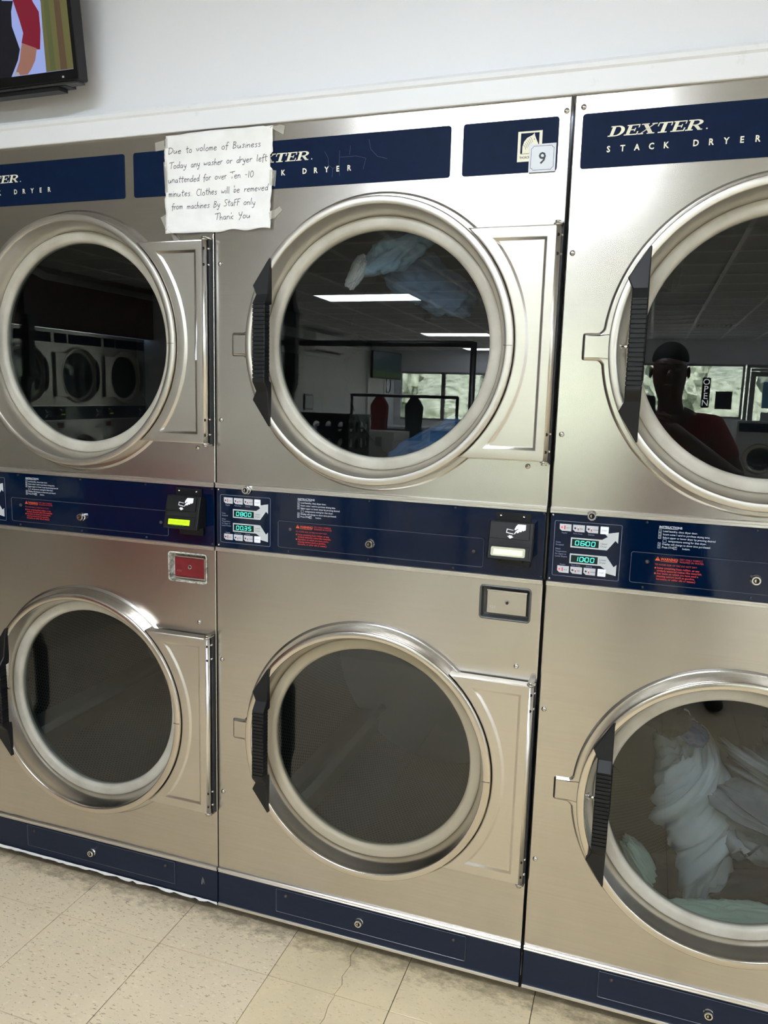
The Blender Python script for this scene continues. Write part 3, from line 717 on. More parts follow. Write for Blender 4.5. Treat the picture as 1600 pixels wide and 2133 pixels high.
def control_panel(d, x0, x1, times):
    z0, z1 = .9965, 1.155
    e = B().prism([(x0+.002, .998), (x1-.002, .998), (x1-.002, 1.152), (x0+.002, 1.152)], -.0025, .02, .0008).out('control_panel', BLUE_G, d)
    for za, zb_ in ((1.1475, 1.1605), (.9915, 1.0025)):
        b = B(); zm = (za+zb_)/2
        s = [(.002, zb_), (-.004, zb_), (-.0066, zb_-.0012), (-.0066, zm+.001), (-.0048, zm), (-.0066, zm-.001), (-.0066, za+.0012), (-.004, za), (.002, za)]
        b.loops([[(x, y, z) for y, z in s] for x in (x0+.001, x1-.001)], cap0=True, cap1=True); b.out('edge_strip', SILVER, e)
    # coin drawer cover with its raised outline
    o0 = rrect(.171, .667, 1.0165, 1.081, .005)
    b = B().prism(o0, -.0048, -.002, .001); b.out('access_cover', BLUE_G, e)
    b = B(); b.loops([[(x, -.0049, z) for x, z in off(o0, -.0002)], [(x, -.0056, z) for x, z in off(o0, .0005)], [(x, -.0049, z) for x, z in off(o0, .0012)]]); b.out('cover_edge', mat('edge_grey', srgb(96, 100, 112), .3, .6) if 'edge_grey' not in MATS else MATS['edge_grey'], e)
    lock(e, .405, 1.046, -.0045, .0092); lock(e, .089, 1.1485, -.004, .0092)
    for x, z in ((.010, 1.144), (.010, 1.008), (.197, 1.143), (.40, 1.143), (.40, 1.008), (.60, 1.143), (.60, 1.008), (.198, 1.008), (.792, 1.144), (.792, 1.008)): screw(e, x, z, -.0024, .0028, DARK_P if x > .05 else SCREW)
    for x, z in ((.203, 1.062), (.645, 1.050)): screw(e, x, z, -.0046, .0042, MATS.get('rust_screw') or mat('rust_screw', srgb(66, 56, 50), .5))
    # printed instructions
    y = -.0028; T = []
    T.append(text('INSTRUCTIONS', .0062, .2205, 1.1335, y, WHITE_P, e, 'p', bold=.00006))
    b = B(); b.poly([(.2205, 1.1322), (.2565, 1.1322), (.2565, 1.1328), (.2205, 1.1328)], y); T.append(b.out('p', WHITE_P, e))
    ln = [('1', 'Load laundry, close dryer door.'), ('2', 'Insert coins / card to purchase drying time.'), ('3', 'Select upper or lower dryer by pressing desired'), (None, '        temperature setting for that dryer.'), ('4', 'Display will change to show time purchased.'), ('5', 'Press START        button.')]
    z = 1.1255
    for k, (n_, s) in enumerate(ln):
        T.append(text(s, .0055, .2285, z, y, WHITE_P, e, 'p', sx=.92))
        if n_:
            T.append(text(n_, .0045, .2222, z+.0003, y, WHITE_P, e, 'p'))
            b = B(); b.ribbon([(.2205, z-.0008), (.2255, z-.0008), (.2255, z+.0045), (.2205, z+.0045), (.2205, z-.0008)], .0005, y); T.append(b.out('p', WHITE_P, e))
        z -= .0066
    for (xa, za) in ((.2295, 1.1255-3*.0066), (.2503, 1.1255-5*.0066)):
        b = B(); b.ribbon([(xa, za-.0009), (xa+.0065, za-.0009), (xa+.0065, za+.0044), (xa, za+.0044), (xa, za-.0009)], .0005, y); T.append(b.out('p', WHITE_P, e))
    join(T, 'instructions_print')
    y = -.0051; T = []
    b = B(); b.poly([(.2175, 1.0665), (.2275, 1.0665), (.2225, 1.0750)], y); T.append(b.out('p', ORANGE_P, e))
    b = B(); b.poly([(.2221, 1.0690), (.2229, 1.0690), (.2231, 1.0728), (.2219, 1.0728)], y-.0001); T.append(b.out('p', BLUE_G, e))
    T.append(text('WARNING!', .0080, .2285, 1.0675, y, ORANGE_P, e, 'p', sx=.80, bold=.00015))
    b = B(); b.poly([(.2285, 1.0655), (.2600, 1.0655), (.2600, 1.0663), (.2285, 1.0663)], y); T.append(b.out('p', ORANGE_P, e))
    T.append(text('DRY ONLY FABRICS', .0052, .2640, 1.0705, y, RED_P, e, 'p', sx=.92)); T.append(text('WASHED IN WATER', .0052, .2640, 1.0655, y, RED_P, e, 'p', sx=.95))
    T.append(text('TO AVOID RISK OF FIRE DO NOT DRY:', .0050, .2175, 1.0570, y, RED_P, e, 'p', sx=.92))
    for k, s in enumerate(['Items containing foam rubber, or any', 'similarly textured rubber-like materials.', 'Any items on which you have used a', 'cleaning solvent (such as gasoline,', 'kerosene, or other oils or waxes.)']):
        z = 1.0500-k*.0057
        T.append(text(s, .0056, .2225, z, y, RED_P, e, 'p', sx=.95, bold=.00012))
        if k in (0, 2): b = B(); b.poly([(.2180, z), (.2208, z), (.2208, z+.0030), (.2180, z+.0030)], y); T.append(b.out('p', ORANGE_P, e))
    join(T, 'warning_print')
    # keypad
    kx0, kx1, kz0, kz1 = .0145, .1500, 1.0150, 1.1325
    o0 = rrect(kx0, kx1, kz0, kz1, .003); B().prism(o0, -.0034, -.002, .0004).out('keypad', BLUE_G, e)
    b = B(); b.loops([[(x, -.0035, z) for x, z in o0], [(x, -.0035, z) for x, z in off(o0, .0006)]]); b.out('keypad_outline', GREY_P, e)
    U = lambda u: kx0+u*(kx1-kx0); V = lambda v: kz1-v*(kz1-kz0); y = -.0036; T = []
    for row, v in ((0, .115), (1, .875)):
        for k, (u, s) in enumerate(((.165, 'HOT'), (.365, 'MED'), (.565, 'WARM'))):
            w, h = .088, .062; ch = .035
            q = [(u-w+ch, v+h), (u+w, v+h), (u+w, v-h), (u-w, v-h), (u-w, v+h-ch)]
            b = B(); b.loops([[(U(a), -.0034, V(c)) for a, c in q], [(U(a), -.0042, V(c)) for a, c in q]], cap1=True); b.out('button', BUTTON, e)
            yy = -.0044
            b = B(); b.poly(circ(U(u-.055), V(v), .0021, 14), yy); T.append(b.out('p', (LEDR if (k == 0 and times and times[0] == '06:00') else DARK_P), e))
            b = B(); b.poly([(U(u-.018), V(v+.035)), (U(u-.003), V(v+.035)), (U(u-.003), V(v-.035)), (U(u-.018), V(v-.035))], yy); T.append(b.out('p', RED_P if k == 0 else RED_P, e))
            if k: b = B(); b.poly([(U(u-.016), V(v-.005)), (U(u-.005), V(v-.005)), (U(u-.005), V(v-.033)), (U(u-.016), V(v-.033))], yy-.0001); T.append(b.out('p', BUTTON_W, e))
            T.append(text(s, .0042, U(u+.012), V(v+.018), yy, DARK_P, e, 'p', sx=.8))
            T.append(text(('Regular', 'Perm. Press', 'Delicate')[k], .0042, U(u-.01), V(v+.108 if row == 0 else v-.078), y-.0001, GREY_P, e, 'p', align='CENTER', sx=.9))
        b = B(); b.loops([[(x, -.0034, z) for x, z in rrect(U(.685), U(.805), V(v+.066), V(v-.066), .001, 2)], [(x, -.0042, z) for x, z in rrect(U(.685), U(.805), V(v+.066), V(v-.066), .001, 2)]], cap1=True); b.out('button', BUTTON_W, e)
        T.append(text('START', .0044, U(.745), V(v+.015), -.0044, GREY_P, e, 'p', align='CENTER', sx=.85))
    for k, s in enumerate(('Coins', 'Accepted')): T.append(text(s, .0046, U(.03), V(.40+k*.045), y, GREY_P, e, 'p', sx=.95))
    for k, s in enumerate(('Select', 'Temperature', 'for Upper or', 'Lower Dryers')): T.append(text(s, .0046, U(.03), V(.52+k*.045), y, GREY_P, e, 'p', sx=.95))
    for vv, flip in ((.375, 1), (.665, -1)):
        g = lambda v_: vv+flip*(v_-.375)
        q = [(.255, .285), (.70, .285), (.72, .285), (.80, .225), (.755, .175), (.955, .130), (.955, .330), (.915, .285), (.80, .465), (.255, .465)]
        # legend: frame plus arrow
        pl = [(U(a), V(g(c))) for a, c in q]
        if flip == 1: pl = pl[::-1]
        b = B().poly(pl, y); b.out('arrow_legend', LEGEND, e)
        dz = (V(g(.31)), V(g(.44))); za, zb_ = min(dz), max(dz)
        B().poly([(U(.275), za), (U(.675), za), (U(.675), zb_), (U(.275), zb_)], y-.0003).out('time_display', LEDBACK, e)
        T.append(text('Upper' if flip == 1 else 'Lower', .0056, U(.70), V(vv-.005), y-.0002, DARK_P, e, 'p', sx=.95)); T.append(text('Dryer', .0056, U(.70), V(vv+.045), y-.0002, DARK_P, e, 'p', sx=.95))
        if times:
            seg_digits(times[0 if flip == 1 else 1], U(.325), za+(zb_-za)*.20, U(.675)-U(.325), (zb_-za)*.58, y-.0006, LED, e)
    join(T, 'keypad_print')
LEDR = mat('led_red', srgb(235, 60, 60), .4, emis=1., ecol=srgb(255, 60, 60))
def kick_panel(d, x0, x1, worn):
    e = B().prism([(x0+.001, .034), (x1-.001, .034), (x1-.001, .134), (x0+.001, .134)], -.001, .02, .0005).out('kick_panel', BLUE_K, d)
    b = B(); s = [(.003, .1415), (-.004, .1415), (-.006, .1395), (-.006, .1375), (-.0035, .136), (-.0035, .1335), (-.0045, .1325), (-.0045, .1305), (.003, .1305)]
    b.loops([[(x, y, z) for y, z in s] for x in (x0+.001, x1-.001)], cap0=True, cap1=True); b.out('edge_strip', SILVER, e)
    b = B(); rg = random.Random(5)
    if worn:      # chipped pale lip
        n = 60; top = [(x0+.001+(x1-x0-.002)*i/n, .0405+rg.uniform(-.0004, .0006)) for i in range(n+1)]
        bot = [(x, .0325+(rg.uniform(-.002, .001) if i < 28 else rg.choice((-.002, .0, .002, .004)))) for i, (x, z) in enumerate(top)]
        b.loops([[(x, -.004, z) for x, z in top], [(x, -.004, z) for x, z in bot], [(x, .006, z) for x, z in bot]], closed=False); b.out('lower_lip', TRIM, e)
    else:
        s = [(.003, .0415), (-.0035, .0415), (-.0045, .040), (-.0045, .034), (-.003, .0325), (.006, .0325)]
        b.loops([[(x, y, z) for y, z in s] for x in (x0+.001, x1-.001)], cap0=True, cap1=True); b.out('lower_lip', SILVER, e)
    o0 = rrect(.171, .669, .060, .1245, .003, 3)
    B().prism(o0, -.0032, -.0005, .0008).out('access_cover', BLUE_K, e)
    b = B(); o1 = off(o0, .0001); b.loops([[(x, -.0033, z) for x, z in o1], [(x, -.0040, z) for x, z in off(o1, .0005)], [(x, -.0033, z) for x, z in off(o1, .0011)]]); b.out('cover_edge', MATS.get('edge_grey2') or mat('edge_grey2', srgb(110, 112, 116), .35, .5), e)
    lock(e, .4004, .0925, -.003, .0092)
    for x, z in ((.199, .110), (.639, .108)): screw(e, x, z, -.0032, .0042, MATS.get('rust_screw') or mat('rust_screw', srgb(66, 56, 50), .5))
    for x in (.25, .60): screw(e, x, .129, -.001, .002, MATS.get('rust_screw'))
    B().box(x0, x1, .035, .05, 0, .034).out('toe_recess', BLACK_M, e)
def header(d, x0):
    pass
def badge(d, xa, xb, name, z0=1.830, z1=1.931):
    return B().prism(rrect(xa, xb, z0, z1, .006), -.0016, .0, .0004).out(name, BLUE, d)
def stack_dryer(n, x, label, side, x0=.0012, x1=.7988, times=None, red=False, worn_overexposed=False, worn=False, lower_gasket=None, tilt=(0, 0), ph=(0.3, 1.), reader=True):
    d = empty('stack_dryer', (x, 0, 0)); tag(d, label, 'dryer', 'stainless stack dryers in the row'); d['side'] = side
    fp = front_panel(d, 1.1545, DH, ZU, x0, x1)
    for (sx, sz) in ((.020, 1.944), (.788, 1.940), (.0155, 1.672), (.0165, 1.312), (.751, 1.242)): screw(fp, sx, sz)
    fp = front_panel(d, .1380, .9965, ZL, x0, x1, coin=(.664, .772, .904, .976))
    for (sx, sz) in ((.0155, .714), (.0165, .358), (.750, .802)): screw(fp, sx, sz)
    h = badge(d, .0195, .5575, 'header_badge')
    if side != 'far':
        dexter(.068, 1.8855, .0185, .176, -.0019, CREAM, h)
        for k, ch in enumerate('STACK DRYER'):
            if ch != ' ': pass
        T = [text(ch, .0158, .0715+k*.02620, 1.8575, -.0019, CREAM, h, 'p', align='CENTER', sx=.9, bold=.00045) for k, ch in enumerate('STACK DRYER') if ch != ' ']
        join(T, 'product_lettering')
    h2 = badge(d, .583, .775, 'emblem_badge')
    if side != 'far':
        horse_emblem(h2)
    control_panel(d, x0, x1, times)
    if reader: card_reader(d, worn_overexposed)
    coin_vault(d, red)
    kick_panel(d, x0, x1, worn)
    door(d, ZU, GASKET, tilt[0]); door(d, ZL, lower_gasket or GASKET, tilt[1])
    drum(d, ZU, ph[0]); drum(d, ZL, ph[1])
    b = B(); b.box(x0, x0+.004, .031, 1.0, .035, DH-.004); b.box(x1-.004, x1, .031, 1.0, .035, DH-.004); b.box(x0+.004, x1-.004, .031, 1.0, DH-.008, DH-.004); b.box(x0+.004, x1-.004, .98, 1.0, .035, DH-.008)
    b.box(x0+.004, x1-.004, .031, .98, 1.07, 1.08); b.box(x0+.004, x1-.004, .06, .98, .035, .04)
    b.out('cabinet', DRUM_S, d)
    return d
def horse_emblem(h2):
    x0, x1, z0, z1 = .6955, .7435, 1.8505, 1.9075
    y = -.0020
    b = B(); b.poly([(x0, z0), (x1, z0), (x1, z1), (x0, z1)], y); e = b.out('horse_emblem', CREAM, h2); T = []
    X = lambda u: x0+u*(x1-x0); Z = lambda v: z0+v*(z1-z0)
    b = B(); b.poly([(X(a), Z(c)) for a, c in ((.12, .27), (.88, .27), (.88, .94), (.12, .94))], y-.0002); T.append(b.out('p', BLUE, h2))
    hd = [(.20, .27), (.20, .50), (.26, .66), (.38, .78), (.54, .84), (.60, .86), (.68, .93), (.70, .84), (.76, .72), (.84, .58), (.84, .50), (.78, .47), (.70, .53), (.62, .55), (.58, .50), (.62, .40), (.66, .27)]
    b = B(); b.poly([(X(a), Z(c)) for a, c in hd][::-1], y-.0004); T.append(b.out('p', CREAM, h2))
    for k in range(6):   # mane lines
        u = .24+k*.055; b = B(); b.ribbon([(X(u), Z(.55+k*.05)), (X(u+.07), Z(.50+k*.04)), (X(u+.10), Z(.40+k*.045))], .0006, y-.0006); T.append(b.out('p', BLUE, h2))
    b = B(); b.poly(circ(X(.68), Z(.72), .0009, 8), y-.0006); T.append(b.out('p', BLUE, h2))
    b = B(); b.ribbon([(X(.14), Z(.255)), (X(.86), Z(.255))], .0006, y-.0003); T.append(b.out('p', DARK_P, h2))
    T.append(text('THOROUGHBRED', .0062, X(.09), Z(.10), y-.0003, DARK_P, h2, 'p', sx=.83, bold=.0001))
    join(T, 'emblem_print')

d1 = stack_dryer(1, -DW, 'stainless stack dryer at left with red coin box door and lit green card reader', 'left', red=True, worn=True, x1=.7988, ph=(.3, -2.55), times=('00:00', '00:00'))
d2 = stack_dryer(2, 0, 'middle stainless stack dryer numbered 9 with time display reading 08:00', 'mid', times=('08:00', '00.35'), worn_overexposed=True, lower_gasket=GASKET_TAN, tilt=(-radians(.48), 0), ph=(.9, -2.35), x1=.7972)
d3 = stack_dryer(3, DW, 'stainless stack dryer at right edge with time display reading 06:00', 'right', times=('06:00', '10:00'), ph=(.2, 1.4), x0=.0030)
# age marks that keep their own shape: crazing in the header print, paint smear, chipped kick paint
b = B()
for pts in ([(.276, 1.900), (.284, 1.887), (.285, 1.872), (.296, 1.864), (.310, 1.868), (.312, 1.848)], [(.285, 1.872), (.284, 1.856)], [(.310, 1.868), (.311, 1.900)], [(.312, 1.886), (.350, 1.886), (.372, 1.880), (.366, 1.858)], [(.336, 1.908), (.334, 1.890)], [(.378, 1.918), (.382, 1.898), (.398, 1.882), (.420, 1.876)], [(.296, 1.864), (.294, 1.846)]):
    b.ribbon(pts, .0006, -.00175)
b.out('print_crack', mat('crack_grey', srgb(74, 84, 108), .6), [o for o in d2.children if o.name.startswith('header_badge')][0])
b = B(); b.poly([(.7655, 1.450), (.7700, 1.452), (.7690, 1.480), (.7715, 1.510), (.7700, 1.545), (.7680, 1.520), (.7682, 1.490), (.7650, 1.462)], -.0304)
b.out('paint_smear', BUTTON_W, [o for o in d1.children if o.name.startswith('door')][0])
b = B(); b.poly([(.748, .080), (.752, .078), (.755, .086), (.760, .080), (.757, .095), (.753, .101), (.750, .092)], -.0011)
b.out('paint_chip', MATS['edge_grey2'], [o for o in d1.children if o.name.startswith('kick_panel')][0])
# numbered sticker over the horse emblem
b = B().prism([(.7195, 1.8285), (.7720, 1.8285), (.7720, 1.8815), (.7195, 1.8815)], -.0042, -.0030, .0003)
st = b.out('number_sticker', mat('sticker_silver', srgb(214, 218, 224), .4), d2); st['label'] = 'small white sticker with a black 9'
b = B()
q = []
for cx, cz, a in ((.7235, 1.8325, 0), (.7680, 1.8325, pi/2), (.7680, 1.8775, pi), (.7235, 1.8775, 3*pi/2)):
    for k in range(6): t = a+pi/2*(5-k)/5; q.append((cx+.004*cos(t), cz+.004*sin(t)))
q.append(q[0]); b.ribbon(q, .0008, -.0044); b.out('sticker_border', mat('navy_print', srgb(30, 40, 72), .5), st)
text('9', .031, .7460, 1.8440, -.0045, DARK_P, st, 'sticker_number', align='CENTER', bold=.0004)

# far row along the left wall, seen only in the reflections
for k in range(4):
    c = copy_tree(d1, None, skip=('instructions_print', 'warning_print', 'keypad_print', 'digits', 'drum', 'button', 'screw', 'maker_lettering', 'product_lettering', 'horse_emblem', 'emblem_print', 'baffle', 'display_text'))
    c.location = (XL-.7, -4.3-.8*k, 0); c.rotation_euler = (0, 0, pi/2)
    tag(c, 'dryer on the side wall, mirrored in the upper left glass, %s from the corner' % ('nearest', 'second', 'third', 'fourth')[k], 'dryer', 'mirrored dryers along the side wall'); c['side'] = 'far'
# ------------------------------------------------------------------ wall television
tvx1, tvz0, TVW, TVH = -.2855, 2.066, .735, .435
tvm = Matrix.Rotation(radians(6.8), 4, 'X')      # leans forward at the top
tv = empty('television', (tvx1-TVW/2, -.098, tvz0)); tv.rotation_euler = (radians(6.8), 0, 0)
tag(tv, 'black wall television above the left dryer showing a person in a red sleeve', 'television')
hw = TVW/2
b = B(); bz = .017
out_ = rrect(-hw, hw, 0, TVH, .004, 3); inn = rrect(-hw+bz*.7, hw-bz*.7, bz*1.25, TVH-bz*.7, .001, 3)
b.loops([[(x, .030, z) for x, z in out_], [(x, .002, z) for x, z in out_], [(x, 0, z) for x, z in off(out_, .002)], [(x, 0, z) for x, z in inn], [(x, .005, z) for x, z in inn]], cap0=True)
fr = b.out('bezel', mat('tv_black', srgb(10, 10, 12), .3, spec=.3), tv, ang=.5)
B().box(hw-.045, hw-.040, -.0006, 0, .006, .010).out('indicator', LEGEND, fr)
b = B(); b.prism(rrect(-hw+.03, hw-.03, .03, TVH-.05, .01), .030, .062, 0); b.box(-hw+.02, hw-.05, .012, .05, -.006, .012); b.box(-hw+.05, hw-.07, .014, .044, -.014, -.006)
b.out('rear_shell', BLACK, tv)
b = B(); b.box(-.32, hw-.012, .008, .034, -.0045, .0)
b.out('lower_rail', mat('tv_grey', srgb(60, 62, 64), .4), tv)
B().box(-.08, .08, .06, .085, .10, .30).out('wall_mount', BLACK_M, tv)
def em(name, c, k=.85): return mat(name, (0, 0, 0, 1), .25, emis=k, ecol=c)
B().poly([(-hw+.011, .020), (hw-.011, .020), (hw-.011, TVH-.011), (-hw+.011, TVH-.011)], .0045).out('screen', em('screen_sky', srgb(160, 176, 236)), tv)
scr = [o for o in tv.children if o.name.startswith('screen')][0]
cx_ = tvx1-hw
def tvp(pts): return [(x-cx_, (z-tvz0)/cos(radians(6.8))) for x, z in pts]
def pic(name, pts, m, k):
    q = tvp(pts)
    ar = sum(q[i][0]*q[(i+1) % len(q)][1]-q[(i+1) % len(q)][0]*q[i][1] for i in range(len(q)))
    if ar < 0: q = q[::-1]
    return B().poly(q, .0044-k*.0001).out(name, m, scr)
pic('picture_curtain', [(-.371, 2.23), (-.3, 2.221), (-.3, 2.089), (-.377, 2.089), (-.374, 2.177)], em('screen_olive', srgb(104, 102, 62)), 1)
pic('picture_curtain', [(-.372, 2.23), (-.38, 2.48), (-.30, 2.48), (-.300, 2.221)], MATS['screen_olive'], 1)
pic('picture_fold', [(-.334, 2.48), (-.322, 2.48), (-.318, 2.09), (-.336, 2.09)], em('screen_brown', srgb(92, 74, 56)), 2)
pic('picture_fold', [(-.362, 2.48), (-.348, 2.48), (-.350, 2.09), (-.364, 2.09)], em('screen_green', srgb(88, 96, 60)), 2)
pic('picture_coat', [(-.70, 2.44), (-.56, 2.42), (-.478, 2.243), (-.447, 2.239), (-.456, 2.219), (-.459, 2.19), (-.444, 2.142), (-.453, 2.121), (-.478, 2.088), (-.64, 2.088)], em('screen_dark', srgb(18, 19, 30)), 2)
pic('picture_sleeve', [(-.50, 2.40), (-.43, 2.36), (-.393, 2.232), (-.379, 2.21), (-.38, 2.174), (-.387, 2.136), (-.398, 2.137), (-.437, 2.154), (-.429, 2.173), (-.436, 2.202), (-.447, 2.239)], em('screen_red', srgb(128, 22, 48)), 3)
pic('picture_hand', [(-.436, 2.154), (-.396, 2.139), (-.404, 2.116), (-.418, 2.099), (-.430, 2.0895), (-.456, 2.0895), (-.465, 2.094), (-.448, 2.12), (-.441, 2.141)], em('screen_skin', srgb(158, 112, 98)), 4)
pic('picture_bracelet', [(-.470, 2.0895), (-.452, 2.0895), (-.455, 2.096), (-.466, 2.098)], em('screen_grey', srgb(170, 170, 180)), 5)

# ------------------------------------------------------------------ handwritten notice
F_ = {   # single stroke handwriting, x height .5, ascender 1, descender -.4; strokes as point lists, advance last
 'D': ([[(0, .95), (.05, 0)], [(-.08, .9), (.35, .9), (.6, .6), (.5, .2), (.05, 0)]], .72),
 'u': ([[(0, .48), (.02, .1), (.15, 0), (.32, .12), (.36, .48), (.38, .05), (.44, 0)]], .55),
 'e': ([[(.02, .26), (.36, .30), (.32, .46), (.15, .48), (.02, .3), (.05, .08), (.2, 0), (.38, .1)]], .48),
 't': ([[(.15, .9), (.12, .2), (.2, 0), (.3, .05)], [(-.05, .55), (.4, .60)]], .42),
 'o': ([[(.2, .48), (.02, .35), (.02, .1), (.18, 0), (.36, .12), (.34, .38), (.2, .48)]], .48),
 'v': ([[(0, .48), (.16, 0), (.36, .5)]], .46),
 'l': ([[(.05, .95), (.03, .1), (.10, 0)]], .24),
 'm': ([[(0, .48), (.02, 0)], [(.02, .3), (.12, .48), (.2, .42), (.22, 0)], [(.22, .3), (.34, .48), (.42, .4), (.44, 0)]], .58),
 'f': ([[(.38, .86), (.26, .95), (.15, .8), (.12, 0), (.08, -.15)], [(-.05, .45), (.32, .48)]], .38),
 'F': ([[(.08, .92), (.06, .5), (.05, 0)], [(.06, .9), (.25, .92), (.45, .94)], [(.06, .5), (.2, .51), (.36, .52)]], .48),
 'B': ([[(.05, .92), (.02, 0)], [(-.02, .88), (.32, .9), (.34, .62), (.05, .5), (.40, .40), (.40, .12), (.02, 0)]], .58),
 's': ([[(.32, .44), (.12, .48), (.05, .36), (.28, .2), (.26, .04), (.02, .02)]], .42),
 'i': ([[(.05, .46), (.07, 0)], [(.06, .66), (.09, .69)]], .20),
 'n': ([[(0, .48), (.02, 0)], [(.02, .3), (.15, .48), (.30, .42), (.33, 0)]], .46),
 'T': ([[(-.12, .82), (.58, .95)], [(.25, .88), (.2, 0)]], .56),
 'd': ([[(.34, .40), (.16, .48), (.02, .3), (.06, .05), (.22, .02), (.34, .2)], [(.38, .95), (.34, .2), (.40, 0)]], .50),
 'a': ([[(.32, .42), (.16, .48), (.02, .3), (.06, .04), (.2, .02), (.32, .2), (.33, .46), (.34, .05), (.42, 0)]], .50),
 'y': ([[(0, .48), (.06, .15), (.2, .08), (.32, .2)], [(.36, .48), (.30, 0), (.22, -.36), (.06, -.36), (.02, -.24)]], .48),
 'w': ([[(0, .48), (.08, 0), (.22, .36), (.34, 0), (.48, .5)]], .58),
 'h': ([[(.05, .95), (.02, 0)], [(.02, .28), (.16, .48), (.28, .4), (.32, 0)]], .44),
 'r': ([[(.02, .48), (.04, 0)], [(.04, .3), (.15, .46), (.30, .46)]], .36),
 'C': ([[(.5, .78), (.38, .92), (.15, .86), (0, .5), (.06, .12), (.25, 0), (.48, .08)]], .56),
 'b': ([[(.05, .95), (.04, 0)], [(.04, .08), (.22, 0), (.36, .16), (.32, .4), (.15, .44), (.04, .3)]], .48),
 'c': ([[(.32, .42), (.16, .48), (.02, .3), (.06, .06), (.2, 0), (.34, .06)]], .42),
 'S': ([[(.46, .84), (.3, .95), (.08, .85), (.08, .62), (.38, .4), (.38, .12), (.16, 0), (-.04, .08)]], .56),
 'k': ([[(.05, .95), (.03, 0)], [(.32, .5), (.06, .24), (.34, 0)]], .42),
 'Y': ([[(0, .9), (.06, .5), (.2, .42), (.36, .55)], [(.44, .95), (.30, .2), (.1, -.2)]], .56),
 '-': ([[(.0, .38), (.28, .40)]], .42), '1': ([[(.1, .9), (.08, 0)]], .30), '0': ([[(.26, .9), (.04, .7), (.02, .25), (.18, 0), (.42, .15), (.48, .6), (.26, .9)]], .6),
 '.': ([[(.02, .0), (.05, .02)]], .16)}
no = empty('notice', (0, 0, 0)); tag(no, 'handwritten white paper notice taped over the dryer headers', 'notice', None)
px0, px1, pz0, pz1 = -.1255, .1535, 1.742, 1.9625
rg = random.Random(11)
NXP, NZP = 44, 36
def pdisp(x, z):
    u, v = (x-px0)/(px1-px0), (z-pz0)/(pz1-pz0)
    h = .0016*sin(9*u+4*v)+.0012*sin(17*v-6*u+1)+.0009*sin(31*u+13*v)+.0006*sin(47*v+20*u)+.0012*abs(sin(6.2*v+1.1))
    h += .003*max(0, .18-v)/.18*(.5+.5*sin(11*u)); h += .004*max(0, u-.9)/.1*max(0, sin(7*v))
    return -.0065-h*.8
le = [0]*(NZP+1); re_ = [0]*(NZP+1)
for j in range(NZP+1):
    v = j/NZP
    le[j] = px0+.0015*sin(13*v)+rg.uniform(-.0004, .0004)+(.0035 if .38 < v < .62 else 0)+(.0025 if v > .9 else 0)
    re_[j] = px1+rg.uniform(-.0005, .0005)-(.0065 if .60 < v < .74 else 0)-(.004 if v < .20 else 0)-(.003 if .2 <= v < .5 else 0)+.001*sin(20*v)
vs = []
for j in range(NZP+1):
    for i in range(NXP+1):
        x = le[j]+(re_[j]-le[j])*i/NXP; z = pz0+(pz1-pz0)*j/NZP
        if j == 0: z += .0022*(sin(i*.5)+1)*(1 if i > 22 else .2)
        if j == NZP: z -= .0022*max(0, 1-i/14)+(.0015 if i > 40 else 0)
        vs.append((x, pdisp(x, z), z))
fs = [(j*(NXP+1)+i, j*(NXP+1)+i+1, (j+1)*(NXP+1)+i+1, (j+1)*(NXP+1)+i) for j in range(NZP) for i in range(NXP)]
pp = B().add(vs, fs, True).out('paper_sheet', PAPER, no)
so = pp.modifiers.new('thick', 'SOLIDIFY'); so.thickness = .0003; so.offset = 1
rows = [('Due to volome of Business', .035, .86, .195), ('Today any washer or dryer left', .045, .91, .340), ('unattended for over Ten -10', .035, .80, .485), ('minutes.. Clothes will be remeved', .040, .925, .625), ('from machines By STaFF only', .060, .79, .755), ('Thank You', .475, .335, .880)]
b = B(); hs = .0195
for s_, u0, wd, v in rows:
    s_ = s_.replace('STaFF', 'StaFF')
    adv = sum((F_[c][1] if c != ' ' else .55) for c in s_); k = wd*(px1-px0)/adv; x = px0+u0*(px1-px0); z = pz1-v*(pz1-pz0); n = 0
    for c in s_:
        if c == ' ': x += .55*k; z += .0002; continue
        st_, a = F_[c]; jz = rg.uniform(-.0006, .0006)
        for sk in st_:
            # smooth the stroke a little
            P = sk
            if len(sk) > 2:
                P = [sk[0]]
                for q in range(len(sk)-1):
                    ax, az = sk[q]; bx, bz = sk[q+1]; P += [(ax*.75+bx*.25, az*.75+bz*.25), (ax*.25+bx*.75, az*.25+bz*.75)]
                P.append(sk[-1])
            pts = [(x+px_*k*.98+pz_*hs*.10, z+jz+pz_*hs*.80) for px_, pz_ in P]
            b.ribbon(pts, .00125, lambda X, Z: pdisp(X, Z)-.0006)
        x += a*k
b.out('handwriting', INK, no)
